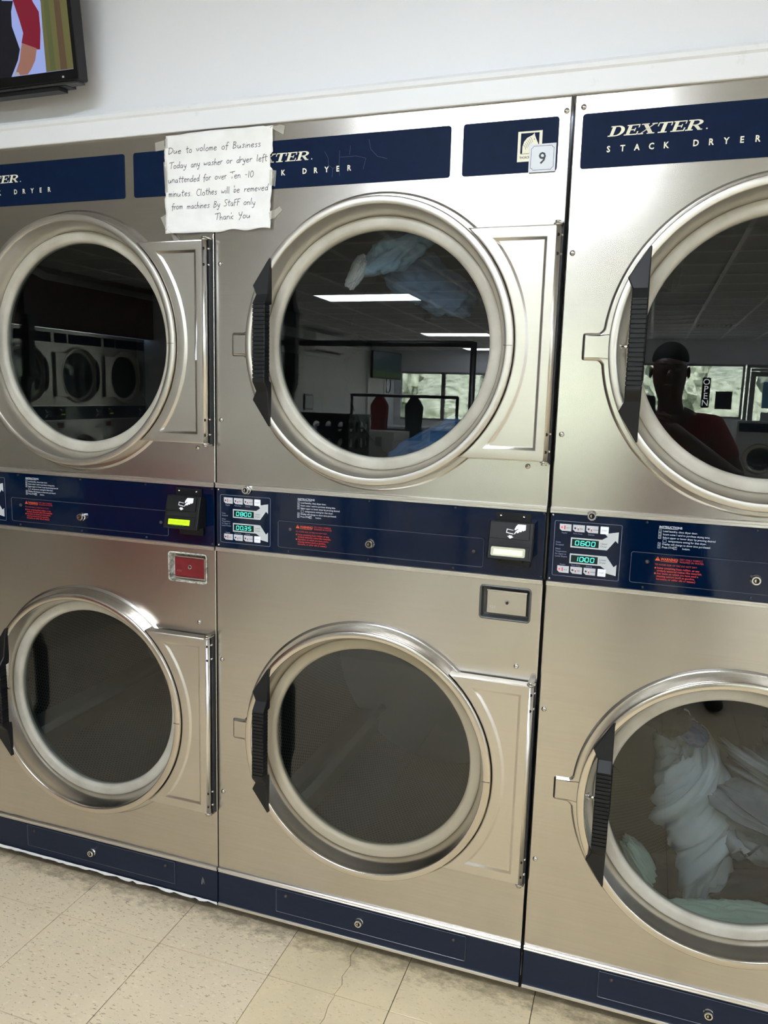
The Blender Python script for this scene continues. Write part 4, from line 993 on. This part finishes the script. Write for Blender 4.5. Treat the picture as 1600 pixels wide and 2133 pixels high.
for k, pts in enumerate([[(-.155, 1.949), (-.118, 1.955), (-.118, 1.934), (-.154, 1.930)], [(.146, 1.958), (.168, 1.964), (.180, 1.960), (.177, 1.942), (.148, 1.946)], [(-.133, 1.905), (-.120, 1.905), (-.116, 1.835), (-.129, 1.835)],
                     [(.146, 1.870), (.160, 1.868), (.157, 1.835), (.146, 1.836)], [(-.118, 1.752), (-.104, 1.742), (-.086, 1.722), (-.104, 1.724)], [(-.143, 1.782), (-.130, 1.787), (-.116, 1.757), (-.122, 1.748)], [(.146, 1.778), (.168, 1.792), (.176, 1.784), (.148, 1.760)]]):
    ar = sum(pts[i][0]*pts[(i+1) % 4][1]-pts[(i+1) % 4][0]*pts[i][1] for i in range(4))
    b = B(); n = 6
    p = pts[:4]
    for i in range(n):
        a = i/n; c = (i+1)/n
        f = lambda t: ((p[0][0]*(1-t)+p[1][0]*t, p[0][1]*(1-t)+p[1][1]*t), (p[3][0]*(1-t)+p[2][0]*t, p[3][1]*(1-t)+p[2][1]*t))
        (A, D_), (B2, C_) = f(a), f(c)
        yy = lambda q: min(pdisp(*q)-.0008, -.002) if px0 < q[0] < px1 and pz0 < q[1] < pz1 else -.0022
        b.add([(A[0], yy(A), A[1]), (B2[0], yy(B2), B2[1]), (C_[0], yy(C_), C_[1]), (D_[0], yy(D_), D_[1])], [(3, 2, 1, 0)])
    b.out('tape_strip', TAPE, no)
# ------------------------------------------------------------------ laundry in the drums
def cloth_mat(name, c, c2=None):
    m = mat(name, srgb(*c), .9, spec=.1); n = noise(m, coords(m), 9, 3)
    if c2: L(m, ramp(m, n, [(.35, srgb(*c)), (.7, srgb(*c2))]), pb(m).inputs['Base Color'])
    return m
def garment(name, label, c, size, m, seed, fold=.18, rot=(0, 0, 0), group=None, tw=0.):
    """a crumpled garment: closed folded surface with pleats running along it"""
    from mathutils import noise as mn, Euler
    nu, nv = 72, 44; vs = []; R_ = Euler(rot).to_matrix(); sd = Vector((seed*3.1, seed*1.7, seed*.9))
    for j in range(nv+1):
        ph = -pi/2+pi*j/nv
        for i in range(nu):
            th = 2*pi*i/nu; d = Vector((cos(ph)*cos(th), cos(ph)*sin(th), sin(ph)))
            k = 1+.32*mn.noise(d*1.3+sd)
            pl = mn.noise(Vector((th*0+d.x*4.5, d.y*4.5, d.z*1.4))+sd*2)
            k += fold*(1-2*abs(pl)); k += fold*.5*mn.noise(d*7+sd)
            p = Vector((d.x*size[0]*k, d.y*size[1]*k, d.z*size[2]*k*(1+.15*mn.noise(d*2-sd))))
            a = tw*d.z; p = Vector((p.x*cos(a)-p.y*sin(a), p.x*sin(a)+p.y*cos(a), p.z))
            vs.append(R_ @ p)
    fs = [(j*nu+i, j*nu+(i+1) % nu, (j+1)*nu+(i+1) % nu, (j+1)*nu+i) for j in range(nv) for i in range(nu)]
    o = B().add(vs, fs, True).out(name, m); o.location = c
    for p_ in o.data.polygons: p_.use_smooth = True
    tag(o, label, 'clothes', group); return o
garment('tumbling_shirt', 'pale blue shirt tumbling at the top of the middle upper drum', (.395, .17, 1.722), (.085, .04, .036), cloth_mat('pale_blue_cloth', (184, 208, 232), (146, 178, 212)), 1, rot=(.2, -.45, .1))
garment('tumbling_sock', 'small off-white cloth tumbling beside the pale blue shirt', (.302, .14, 1.668), (.016, .014, .036), cloth_mat('offwhite_cloth', (236, 232, 232)), 2, rot=(0, .5, 0))
garment('tumbling_jeans', 'dark slate blue cloth tumbling below the pale blue shirt', (.455, .24, 1.655), (.105, .05, .052), cloth_mat('slate_cloth', (118, 140, 168), (92, 112, 140)), 3, rot=(0, .5, 0))
garment('blue_towel', 'blue towel lying at the bottom right of the middle upper drum', (.535, .17, 1.262), (.15, .07, .052), cloth_mat('blue_cloth', (86, 122, 168), (66, 98, 142)), 4, rot=(0, -.45, 0))
garment('grey_sheet', 'large pale grey sheet tumbling in the middle of the lower right drum', (1.155, .22, .430), (.088, .07, .185), cloth_mat('pale_grey_cloth', (186, 192, 200), (206, 212, 218)), 5, fold=.15, rot=(0, -.22, 0), tw=3.)
garment('striped_grey_shirt', 'darker grey folded shirt at the right of the lower right drum', (1.315, .21, .53), (.11, .07, .15), cloth_mat('mid_grey_cloth', (118, 124, 132), (166, 172, 180)), 6, fold=.34, rot=(0, .6, 0), tw=5.)
garment('navy_trousers', 'dark navy trousers under the pale grey sheet in the lower right drum', (1.235, .27, .250), (.20, .07, .050), cloth_mat('navy_cloth', (44, 46, 62), (34, 36, 50)), 7, rot=(0, -.25, 0))
garment('mint_towel', 'mint green towel lying along the bottom of the lower right drum', (1.275, .135, .226), (.15, .05, .034), cloth_mat('mint_cloth', (196, 220, 204), (212, 232, 218)), 8, rot=(0, -.10, 0))
garment('mint_cloth', 'small pale green cloth at the lower left of the lower right drum', (1.043, .24, .262), (.022, .03, .060), MATS['mint_cloth'], 9, rot=(0, -.6, 0))
garment('black_sock', 'small black garment at the top left of the lower right drum', (1.072, .12, .690), (.050, .035, .034), cloth_mat('black_cloth', (20, 18, 20)), 10, rot=(0, .2, 0))
garment('blue_cuffed_sock', 'grey sock with a blue edge beside the black garment in the lower right drum', (1.125, .15, .652), (.040, .03, .022), cloth_mat('sock_blue', (58, 76, 120), (110, 124, 150)), 11, rot=(0, .5, 0))
# ------------------------------------------------------------------ the room behind the camera, mirrored in the doors
def tube(b, pts, r, n=12):
    for p, q in zip(pts, pts[1:]): b.cyl(p, q, r, n)
    return b
PIPE = mat('black_pipe', srgb(22, 22, 24), .35)
def rail(name, label, xa, xb, y, zt):
    t = empty(name, ((xa+xb)/2, y, 0)); tag(t, label, 'rack')
    w = (xb-xa)/2
    B().cyl((-w, 0, zt), (w, 0, zt), .017, 14).out('hanging_bar', PIPE, t)
    for s in (-1, 1):
        p = B().cyl((s*w, 0, .09), (s*w, 0, zt+.01), .017, 14).out('post', PIPE, t)
        b = B(); b.box(s*w-.02, s*w+.02, -.25, .25, .07, .10); b.out('foot', PIPE, t)
        for q in (-.22, .22): B().cyl((s*w-.012, q, .035), (s*w+.012, q, .035), .035, 16).out('caster', BLACK_M, t)
    return t
rail('hanging_rail', 'tall black pipe hanging rail mirrored across the middle upper door glass', -1.42, .06, -2.5, 1.705)
rail('garment_rack', 'lower black garment rack with two tops, mirrored far back in the middle upper glass', -2.20, -.98, -6.5, 1.47)
def top_garment(x, m, name, label):
    b = B(); S_ = [(-.035, 1.455), (-.06, 1.42), (-.10, 1.36), (-.085, 1.15), (-.09, 1.0), (.09, .99), (.085, 1.15), (.10, 1.36), (.06, 1.42), (.035, 1.455)]
    b.prism([(x+a*.95, z) for a, z in S_][::1], -6.56, -6.44, .03); o = b.out(name, m, ang=.8); tag(o, label, 'clothes')
    return o
top_garment(-1.86, cloth_mat('red_cloth', (150, 34, 36)), 'hanging_red_top', 'red top on the far garment rack in the middle upper reflection')
top_garment(-1.46, cloth_mat('charcoal_cloth', (44, 46, 52)), 'hanging_charcoal_top', 'charcoal top on the far garment rack in the middle upper reflection')
# folding table and ventilated basket
t = empty('folding_table', (-1.15, -3.05, 0)); tag(t, 'pale folding table under the black basket, mirrored low in the middle upper glass', 'table')
B().prism(rrect(-.45, .45, .895, .925, .01), -.32, .32, .004).out('table_top', mat('laminate', srgb(176, 172, 162), .4), t, ang=.6)
for sx in (-1, 1):
    for sy in (-1, 1): B().box(sx*.40-.02, sx*.40+.02, sy*.27-.02, sy*.27+.02, 0, .895).out('leg', PIPE, t)
bk = empty('laundry_basket', (-1.04, -3.0, .925)); tag(bk, 'black laundry basket with round holes, mirrored at lower left of the middle upper glass', 'basket')
def basket_wall(w, z0, z1): 
    holes = []
    n = int(w/.085)
    for r_ in range(3):
        for k in range(n):
            holes.append([(a, z0+.08+r_*.105+(c-z0-.08)*1.35) for a, c in circ(-w/2+(k+.5)*w/n, z0+.08, .028, 12)][::-1])
    return plate_holes([(-w/2, z0), (w/2, z0), (w/2, z1), (-w/2, z1)], holes, 0)
for k, (w, dx, dy, rz) in enumerate(((.52, 0, -.19, 0), (.52, 0, .19, pi), (.38, .26, 0, pi/2), (.38, -.26, 0, -pi/2))):
    v, f = basket_wall(w, .0, .36); b = B().add(v, f); o = b.out('side_wall', BLACK, bk); o.location = (dx, dy, 0); o.rotation_euler = (0, 0, rz)
    so = o.modifiers.new('thick', 'SOLIDIFY'); so.thickness = .004; so.offset = 0
b = B(); b.box(-.275, .275, -.205, -.18, .355, .372); b.box(-.275, .275, .18, .205, .355, .372); b.box(-.275, -.25, -.18, .18, .355, .372); b.box(.25, .275, -.18, .18, .355, .372); b.out('rim', BLACK, bk)
B().box(-.26, .26, -.19, .19, .001, .006).out('floor_panel', BLACK, bk)
# red bin on wheels
rb = empty('laundry_bin', (-1.95, -2.45, 0)); tag(rb, 'red wheeled bin whose colour blurs on the left dryer steel', 'bin')
b = B(); REDPL = mat('red_plastic', srgb(150, 22, 30), .5)
def bin_loops(w, d, z): return [(x, y, z) for x, y in [(-w, -d), (w, -d), (w, d), (-w, d)]]
b.loops([bin_loops(.27, .22, .14), bin_loops(.33, .27, .84), bin_loops(.355, .295, .85), bin_loops(.355, .295, .88), bin_loops(.32, .26, .88), bin_loops(.26, .21, .17)], cap0=True, cap1=True)
b.out('tub', REDPL, rb, ang=.4)
for sx in (-1, 1):
    for sy in (-1, 1):
        B().cyl((sx*.22-.015, sy*.17, .045), (sx*.22+.015, sy*.17, .045), .045, 16).out('caster', BLACK_M, rb)
B().box(-.25, .25, -.20, .20, .085, .14).out('chassis', PIPE, rb)
# white chest before the garment rack
t = empty('storage_chest', (-1.62, -5.6, 0)); tag(t, 'white storage chest with two latches below the red top, mirrored low in the middle glass', 'chest')
B().prism(rrect(-.30, .30, 0, 1.02, .01), -.25, .25, .004).out('body', FRAME_W, t, ang=.6); B().prism(rrect(-.31, .31, 1.025, 1.11, .01), -.26, .26, .006).out('lid', FRAME_W, t, ang=.6)
for k in (-.16, .16): B().box(k-.03, k+.03, .26, .275, .97, 1.06).out('latch', ALU, t)
# washers
def washer(x, y, rz, label, group):
    t = empty('front_loading_washer', (x, y, 0), rz); tag(t, label, 'washer', group)
    B().prism(rrect(-.34, .34, .0, 1.12, .01), -.35, .35, .005).out('cabinet', WASH, t, ang=.6)
    B().prism(rrect(-.31, .31, .96, 1.09, .008), -.358, -.349, .002).out('control_fascia', BLUE_K, t)
    d_ = B().lathe([(.235, -.350), (.235, -.385), (.215, -.395), (.175, -.390), (.165, -.375)], (0, .56), 40).out('door', STEEL_RING, t)
    B().lathe([(.166, -.376), (.12, -.36), (.0005, -.355)], (0, .56), 32).out('porthole', mat('dark_porthole', srgb(14, 16, 18), .08) if 'dark_porthole' not in MATS else MATS['dark_porthole'], d_)
    B().box(-.27, -.235, -.41, -.385, .48, .64).out('handle', BLACK, d_)
    return t
WASH = mat('washer_grey', srgb(206, 208, 208), .4)
w0 = washer(-2.55, -7.4, pi, 'grey front loading washer in the far row, nearest to the plank wall', 'washers in the far row')
for k in range(1, 6):
    c = copy_tree(w0); c.location = (-2.55+.72*k, -7.4, 0); c['label'] = 'grey front loading washer in the far row, %s from the plank wall' % ('second', 'third', 'fourth', 'fifth', 'sixth')[k-1]
wb = washer(2.6, -11.5, pi, 'grey front loading washer at the left end of the row before the entrance', 'washers by the shop window')
for k in range(1, 4):
    c = copy_tree(wb); c.location = (2.6+.72*k, -11.5, 0); c['label'] = 'grey front loading washer before the entrance, %s from its left end' % ('second', 'third', 'fourth')[k-1]
# split air conditioner, television, clock, door and picture on the plank wall
ac = empty('air_conditioner', (XL+.012, -10.5, 2.20)); tag(ac, 'white split air conditioner high on the plank wall, mirrored in the middle upper glass', 'air conditioner')
b = B(); s_ = [(.0, .0), (.12, 0), (.20, .05), (.22, .12), (.22, .29), (.20, .31), (.0, .31)]
b.loops([[(x, y, z) for x, z in s_] for y in (.62, -.62)], cap0=True, cap1=True); b.out('housing', FRAME_W, ac, ang=.6)
B().box(.13, .185, -.48, .48, .012, .022).out('air_flap', BLACK_M, ac)
t = empty('side_television', (XL+.30, -13.3, 1.90), pi/2+.35); tag(t, 'television on the side wall mirrored in the middle upper glass', 'television')
B().prism(rrect(-.46, .46, 0, .54, .006), 0, .05, .003).out('bezel', MATS['tv_black'], t, ang=.6)
B().poly([(-.445, .02), (.445, .02), (.445, .525), (-.445, .525)], -.001).out('screen', em('screen_teal', srgb(70, 104, 104), .6), t)
B().poly([(-.445, .02), (.445, .02), (.445, .16), (-.445, .13)], -.002).out('picture_lawn', em('screen_lawn', srgb(100, 150, 70), .7), t)
B().box(-.03, .03, .05, .30, .22, .30).out('wall_arm', BLACK_M, t)
ck = empty('wall_clock', (XL+.014, -14.15, 1.80)); tag(ck, 'round white wall clock with a black rim, mirrored beside the window', 'clock')
def lathe_x(prof, n=40):
    ls = [[(x, r*cos(2*pi*i/n), r*sin(2*pi*i/n)) for i in range(n)] for r, x in prof]; return B().loops(ls, sm=True)
lathe_x([(.17, 0), (.17, .035), (.15, .04), (.148, .02)]).out('rim', BLACK, ck); lathe_x([(.149, .02), (.0005, .02)]).out('dial', BUTTON_W, ck)
b = B(); b.box(.022, .024, -.004, .004, 0, .11); b.out('minute_hand', BLACK_M, ck); b = B(); b.box(.0245, .026, 0, .075, -.004, .004); b.out('hour_hand', BLACK_M, ck)
d2_ = B().box(XL+.013, XL+.045, -13.86, -12.94, 0, 2.05); d2_ = struct('door_2', d2_, mat('cream_door', srgb(206, 204, 196), .5))
b = B(); b.box(XL+.013, XL+.06, -12.94, -12.86, 0, 2.13); b.box(XL+.013, XL+.06, -13.94, -13.86, 0, 2.13); b.box(XL+.013, XL+.06, -13.86, -12.94, 2.05, 2.13); b.out('door_casing', FRAME_W, d2_)
B().cyl((XL+.045, -13.05, 1.0), (XL+.10, -13.05, 1.0), .025, 14).out('door_knob', CHROME, d2_)
t = empty('framed_picture', (XL+.014, -10.1, 1.25)); tag(t, 'small dark framed picture on the plank wall, mirrored at lower left of the glass', 'picture')
B().box(0, .02, -.17, .17, 0, .26).out('frame', BLACK, t); B().box(.0205, .022, -.14, .14, .03, .23).out('print', LEGEND, t)
# open sign and bits in the shop window
SIGNLIT = mat('sign_letters', srgb(235, 238, 240), .5, emis=6.)
t = empty('open_sign', (2.0, YF-.012, 1.30)); tag(t, 'tall narrow OPEN sign in the shop window, mirrored in the right glass', 'sign')
B().prism(rrect(-.075, .075, -.02, .56, .03), -.004, .010, .001).out('board', BLACK_M, t)
for k, ch in enumerate('OPEN'): text(ch, .17, 0, .42-k*.135, .0, SIGNLIT, t, 'letter', align='CENTER').data.transform(Matrix(((1, 0, 0, 0), (0, 1, 0, .0115), (0, 0, 1, 0), (0, 0, 0, 1))))
b = B().prism(rrect(-.15, .15, 0, .34, .005), 0, .02, .002); o = b.out('notice_board', DARK_P); o.location = (2.33, YF-.018, 1.26); tag(o, 'black square board beside the open sign, mirrored in the right glass', 'sign')
b = B().prism(rrect(-.17, .17, 0, .5, .004), 0, .004, 0); o = b.out('door_poster', mat('poster_blue', srgb(110, 160, 200), .5)); o.location = (3.18, YF-.046, 1.30); tag(o, 'blue poster on the glazed entrance door, mirrored at the right edge', 'poster')
b = B().prism(rrect(-.17, .17, 0, .4, .004), 0, .004, 0); o = b.out('door_notice', mat('poster_grey', srgb(170, 172, 176), .5)); o.location = (3.18, YF-.046, .82); tag(o, 'grey notice below the blue poster on the entrance door, mirrored at the right edge', 'poster')
# outside
gr = B().box(-40, 40, YF-60, YF-.13, -.10, -.02); struct('ground', gr, mat('asphalt', srgb(128, 126, 122), .9))
gl = B().box(-40, 40, YF-34, YF-11, -.02, .12); struct('lawn', gl, mat('grass', srgb(130, 138, 116), .9))
LEAF = mat('foliage', srgb(74, 104, 48), .8)
ln_ = noise(LEAF, coords(LEAF), 2.6, 6, .75); L(LEAF, ramp(LEAF, ln_, [(.35, srgb(66, 72, 60)), (.52, srgb(128, 137, 118)), (.7, srgb(196, 200, 188))]), pb(LEAF).inputs['Base Color'])
BARK = mat('bark', srgb(84, 70, 56), .9)
from mathutils import noise as mno
def tree(x, y, h, r, sd, label):
    t = empty('roadside_tree', (x, y, 0)); tag(t, label, 'tree', 'trees across the road')
    nu, nv = 40, 24; vs = []
    for j in range(nv+1):
        ph = -pi/2+pi*j/nv
        for i in range(nu):
            th = 2*pi*i/nu; d = Vector((cos(ph)*cos(th), cos(ph)*sin(th), sin(ph))); k = 1+.35*mno.noise(d*2.2+Vector((sd, sd, sd)))+.22*mno.noise(d*6+Vector((sd, 0, 0)))
            vs.append((d.x*r*k, d.y*r*k, h*.55+d.z*h*.5*k))
    fs = [(j*nu+i, j*nu+(i+1) % nu, (j+1)*nu+(i+1) % nu, (j+1)*nu+i) for j in range(nv) for i in range(nu)]
    B().add(vs, fs).out('crown', LEAF, t); B().cyl((0, 0, -.1), (0, 0, h*.5), .22, 10, .12).out('trunk', BARK, t)
rg = random.Random(8)
for k in range(7): tree(-17+k*6.2+rg.uniform(-.3, .3), YF-18-rg.uniform(0, 2), 4.6+rg.uniform(-.6, 1.2), 1.85+rg.uniform(-.2, .1), k*2.7, 'green roadside tree across the road, mirrored through the shop windows')
hl = []
for j in range(7):
    y_, z_ = [(-25, .1), (-26, 1.4), (-28, 2.6), (-31, 3.8), (-35, 4.6), (-42, 5.), (-42, -1)][j]
    hl.append([(-45+i*1.5, YF+y_+1.2*mno.noise(Vector((i*.5, j*.7, 3))), z_*(1+.25*mno.noise(Vector((i*.35, j*.5, 0)))) ) for i in range(61)])
struct('hillside', B().loops(hl, closed=False), LEAF)

# ------------------------------------------------------------------ the photographer (mirrored in the upper right door glass)
SKIN = mat('skin', srgb(84, 58, 46), .5); SHIRT = mat('red_shirt', srgb(122, 26, 34), .8); TROUSER = mat('dark_trousers', srgb(26, 28, 34), .8)
HAIR = mat('black_hair', srgb(16, 14, 14), .8)
def skin(name, V, E_, m, parent, root, sub=2):
    keys = list(V); me = bpy.data.meshes.new(name); me.from_pydata([V[k][0] for k in keys], [(keys.index(a), keys.index(c)) for a, c in E_], [])
    o = bpy.data.objects.new(name, me); COL.objects.link(o)
    if parent: o.parent = parent
    o.modifiers.new('skin', 'SKIN'); sk = me.skin_vertices[0].data
    for i, k in enumerate(keys):
        r = V[k][1]; sk[i].radius = r if isinstance(r, tuple) else (r, r); sk[i].use_root = (k == root)
    o.modifiers['skin'].use_smooth_shade = True
    s_ = o.modifiers.new('sub', 'SUBSURF'); s_.levels = sub; s_.render_levels = sub
    me.materials.append(m); return o
px_, py_ = 1.09, -2.06
V = {'pel': ((px_, py_-.02, .86), (.13, .10)), 'wa': ((px_, py_-.01, .99), (.125, .095)), 'ch': ((px_, py_, 1.16), (.145, .11)), 'up': ((px_-.003, py_+.015, 1.275), (.10, .08)), 'nk': ((px_-.012, py_+.045, 1.345), .052), 'nk2': ((px_-.022, py_+.075, 1.395), .050),
     'hd': ((px_-.032, py_+.10, 1.46), (.072, .086)), 'hd2': ((px_-.034, py_+.10, 1.53), (.080, .096)), 'hd3': ((px_-.034, py_+.095, 1.59), (.062, .076)),
     'sR': ((px_+.165, py_, 1.265), .062), 'eR': ((1.37, -1.96, 1.05), .043), 'wR': ((1.125, -1.735, 1.245), .028), 'hR': ((1.075, -1.70, 1.285), (.034, .020)),
     'sL': ((px_-.165, py_, 1.265), .062), 'eL': ((.845, -1.93, 1.02), .043), 'wL': ((.865, -1.745, 1.225), .028), 'hL': ((.895, -1.71, 1.27), (.034, .020)),
     'kR': ((px_+.18, py_+.01, .47), .058), 'aR': ((px_+.25, py_-.03, .09), .038), 'tR': ((px_+.27, py_+.10, .04), .036), 'hpR': ((px_+.095, py_-.02, .80), .085),
     'kL': ((px_-.10, py_+.01, .47), .058), 'aL': ((px_-.11, py_-.03, .09), .038), 'tL': ((px_-.12, py_+.10, .04), .036), 'hpL': ((px_-.095, py_-.02, .80), .085)}
E_ = [('pel', 'wa'), ('wa', 'ch'), ('ch', 'up'), ('up', 'nk'), ('nk', 'nk2'), ('nk2', 'hd'), ('hd', 'hd2'), ('hd2', 'hd3'), ('up', 'sR'), ('sR', 'eR'), ('eR', 'wR'), ('wR', 'hR'), ('up', 'sL'), ('sL', 'eL'), ('eL', 'wL'), ('wL', 'hL'),
      ('pel', 'hpR'), ('hpR', 'kR'), ('kR', 'aR'), ('aR', 'tR'), ('pel', 'hpL'), ('hpL', 'kL'), ('kL', 'aL'), ('aL', 'tL')]
man = skin('person', V, E_, SKIN, None, 'pel')
tag(man, 'person in a dark red shirt photographing the dryers, mirrored in the upper right glass', 'person')
g = lambda k, d, r=None: (V[k][0], tuple(q+d for q in (V[k][1] if isinstance(V[k][1], tuple) else (V[k][1],)*2)))
VS = {k: g(k, .014) for k in ('wa', 'ch', 'up', 'sR', 'sL')}; VS['hem'] = ((px_, py_-.015, .86), (.15, .118))
mid = lambda a, c, t: tuple(a[i]*(1-t)+c[i]*t for i in range(3))
VS['cR'] = (mid(V['sR'][0], V['eR'][0], .72), .062); VS['cL'] = (mid(V['sL'][0], V['eL'][0], .72), .062); VS['col'] = ((px_-.008, py_+.03, 1.325), (.066, .062))
skin('shirt', VS, [('hem', 'wa'), ('wa', 'ch'), ('ch', 'up'), ('up', 'col'), ('up', 'sR'), ('sR', 'cR'), ('up', 'sL'), ('sL', 'cL')], SHIRT, man, 'wa')
VT = {k: g(k, .014) for k in ('pel', 'hpR', 'hpL', 'kR', 'kL')}
VT['cuR'] = ((px_+.248, py_-.025, .10), .055); VT['cuL'] = ((px_-.11, py_-.025, .10), .055)
skin('trousers', VT, [('pel', 'hpR'), ('hpR', 'kR'), ('kR', 'cuR'), ('pel', 'hpL'), ('hpL', 'kL'), ('kL', 'cuL')], TROUSER, man, 'pel')
for s_ in (1, -1): skin('shoe', {'a': ((px_+(.252 if s_ > 0 else -.112), py_-.07, .045), (.045, .043)), 'b': ((px_+(.262 if s_ > 0 else -.118), py_+.04, .04), (.048, .038)), 'c': ((px_+(.275 if s_ > 0 else -.125), py_+.15, .032), (.040, .030))}, [('a', 'b'), ('b', 'c')], BLACK, man, 'a')
hc = Vector((px_-.034, py_+.088, 1.53))
def blob(name, c, s3, m, parent, zmin=None, n=28):
    vs = []; nv = n//2
    for j in range(nv+1):
        ph = -pi/2+pi*j/nv
        for i in range(n):
            th = 2*pi*i/n; z = sin(ph)*s3[2]
            if zmin is not None: z = max(z, zmin)
            vs.append((c[0]+cos(ph)*cos(th)*s3[0], c[1]+cos(ph)*sin(th)*s3[1], c[2]+z))
    fs = [(j*n+i, j*n+(i+1) % n, (j+1)*n+(i+1) % n, (j+1)*n+i) for j in range(nv) for i in range(n)]
    o = B().add(vs, fs, True).out(name, m, parent); return o
hr = blob('hair', hc+Vector((0, -.012, .036)), (.077, .092, .078), HAIR, man, zmin=-.01)
for s_ in (1, -1):
    blob('eye', hc+Vector((s_*.031, .094, -.012)), (.012, .009, .006), mat('eye_white', srgb(120, 112, 106), .5) if 'eye_white' not in MATS else MATS['eye_white'], man, n=14); blob('ear', hc+Vector((s_*.078, .0, -.02)), (.008, .018, .026), SKIN, man, n=14)
    blob('eyebrow', hc+Vector((s_*.031, .099, .012)), (.020, .006, .005), HAIR, man, n=12)
blob('nose', hc+Vector((0, .108, -.035)), (.014, .018, .024), SKIN, man, n=16); blob('lips', hc+Vector((0, .094, -.078)), (.024, .010, .008), mat('lips', srgb(110, 60, 56), .5), man, n=16)
for s_, hk, base, fold_ in ((1, 'hR', Vector((1.070, -1.698, 1.29)), -1), (-1, 'hL', Vector((.897, -1.706, 1.274)), 1)):
    for k in range(4):
        z = .030-k*.019; ln = (.030, .034, .032, .026)[k]
        p0 = base+Vector((0, 0, z)); p1 = p0+Vector((fold_*.018, .020, .006)); p2 = p1+Vector((fold_*ln*.8, .010, .004)); p3 = p2+Vector((fold_*.014, -.006, 0))
        skin('finger', {'a': (p0, .0095), 'b': (p1, .009), 'c': (p2, .008), 'd': (p3, .0072)}, [('a', 'b'), ('b', 'c'), ('c', 'd')], SKIN, man, 'a', 1)
    p0 = base+Vector((0, -.012, .015)); skin('thumb', {'a': (p0, .012), 'b': (p0+Vector((fold_*.020, -.006, .025)), .010), 'c': (p0+Vector((fold_*.040, -.002, .035)), .009)}, [('a', 'b'), ('b', 'c')], SKIN, man, 'a', 1)
ph = B(); q = rrect(-.0715/2, .0715/2, -.1467/2, .1467/2, .010); ph.prism(q, 0, .0078, .001)
pho = ph.out('phone', mat('phone_graphite', srgb(50, 52, 56), .3, .4), ang=.6); tag(pho, 'graphite phone held up by the mirrored photographer', 'phone')
# prism faces -y; turn it to look along the camera's view just behind the lens
Mx = Matrix(((-r2.x, -fw.x, u2.x, 0), (-r2.y, -fw.y, u2.y, 0), (-r2.z, -fw.z, u2.z, 0), (0, 0, 0, 1)))
pho.matrix_world = Matrix.Translation(CAM-fw*.006-r2*.018-u2*.055) @ Mx
b = B(); b.prism(rrect(-.031, -.001, .037, .069, .008), -.0015, 0, .0005); b.out('camera_bump', BLACK, pho)
bpy.context.view_layer.update()
for o in bpy.data.objects:
    if 'side' in o: del o['side']
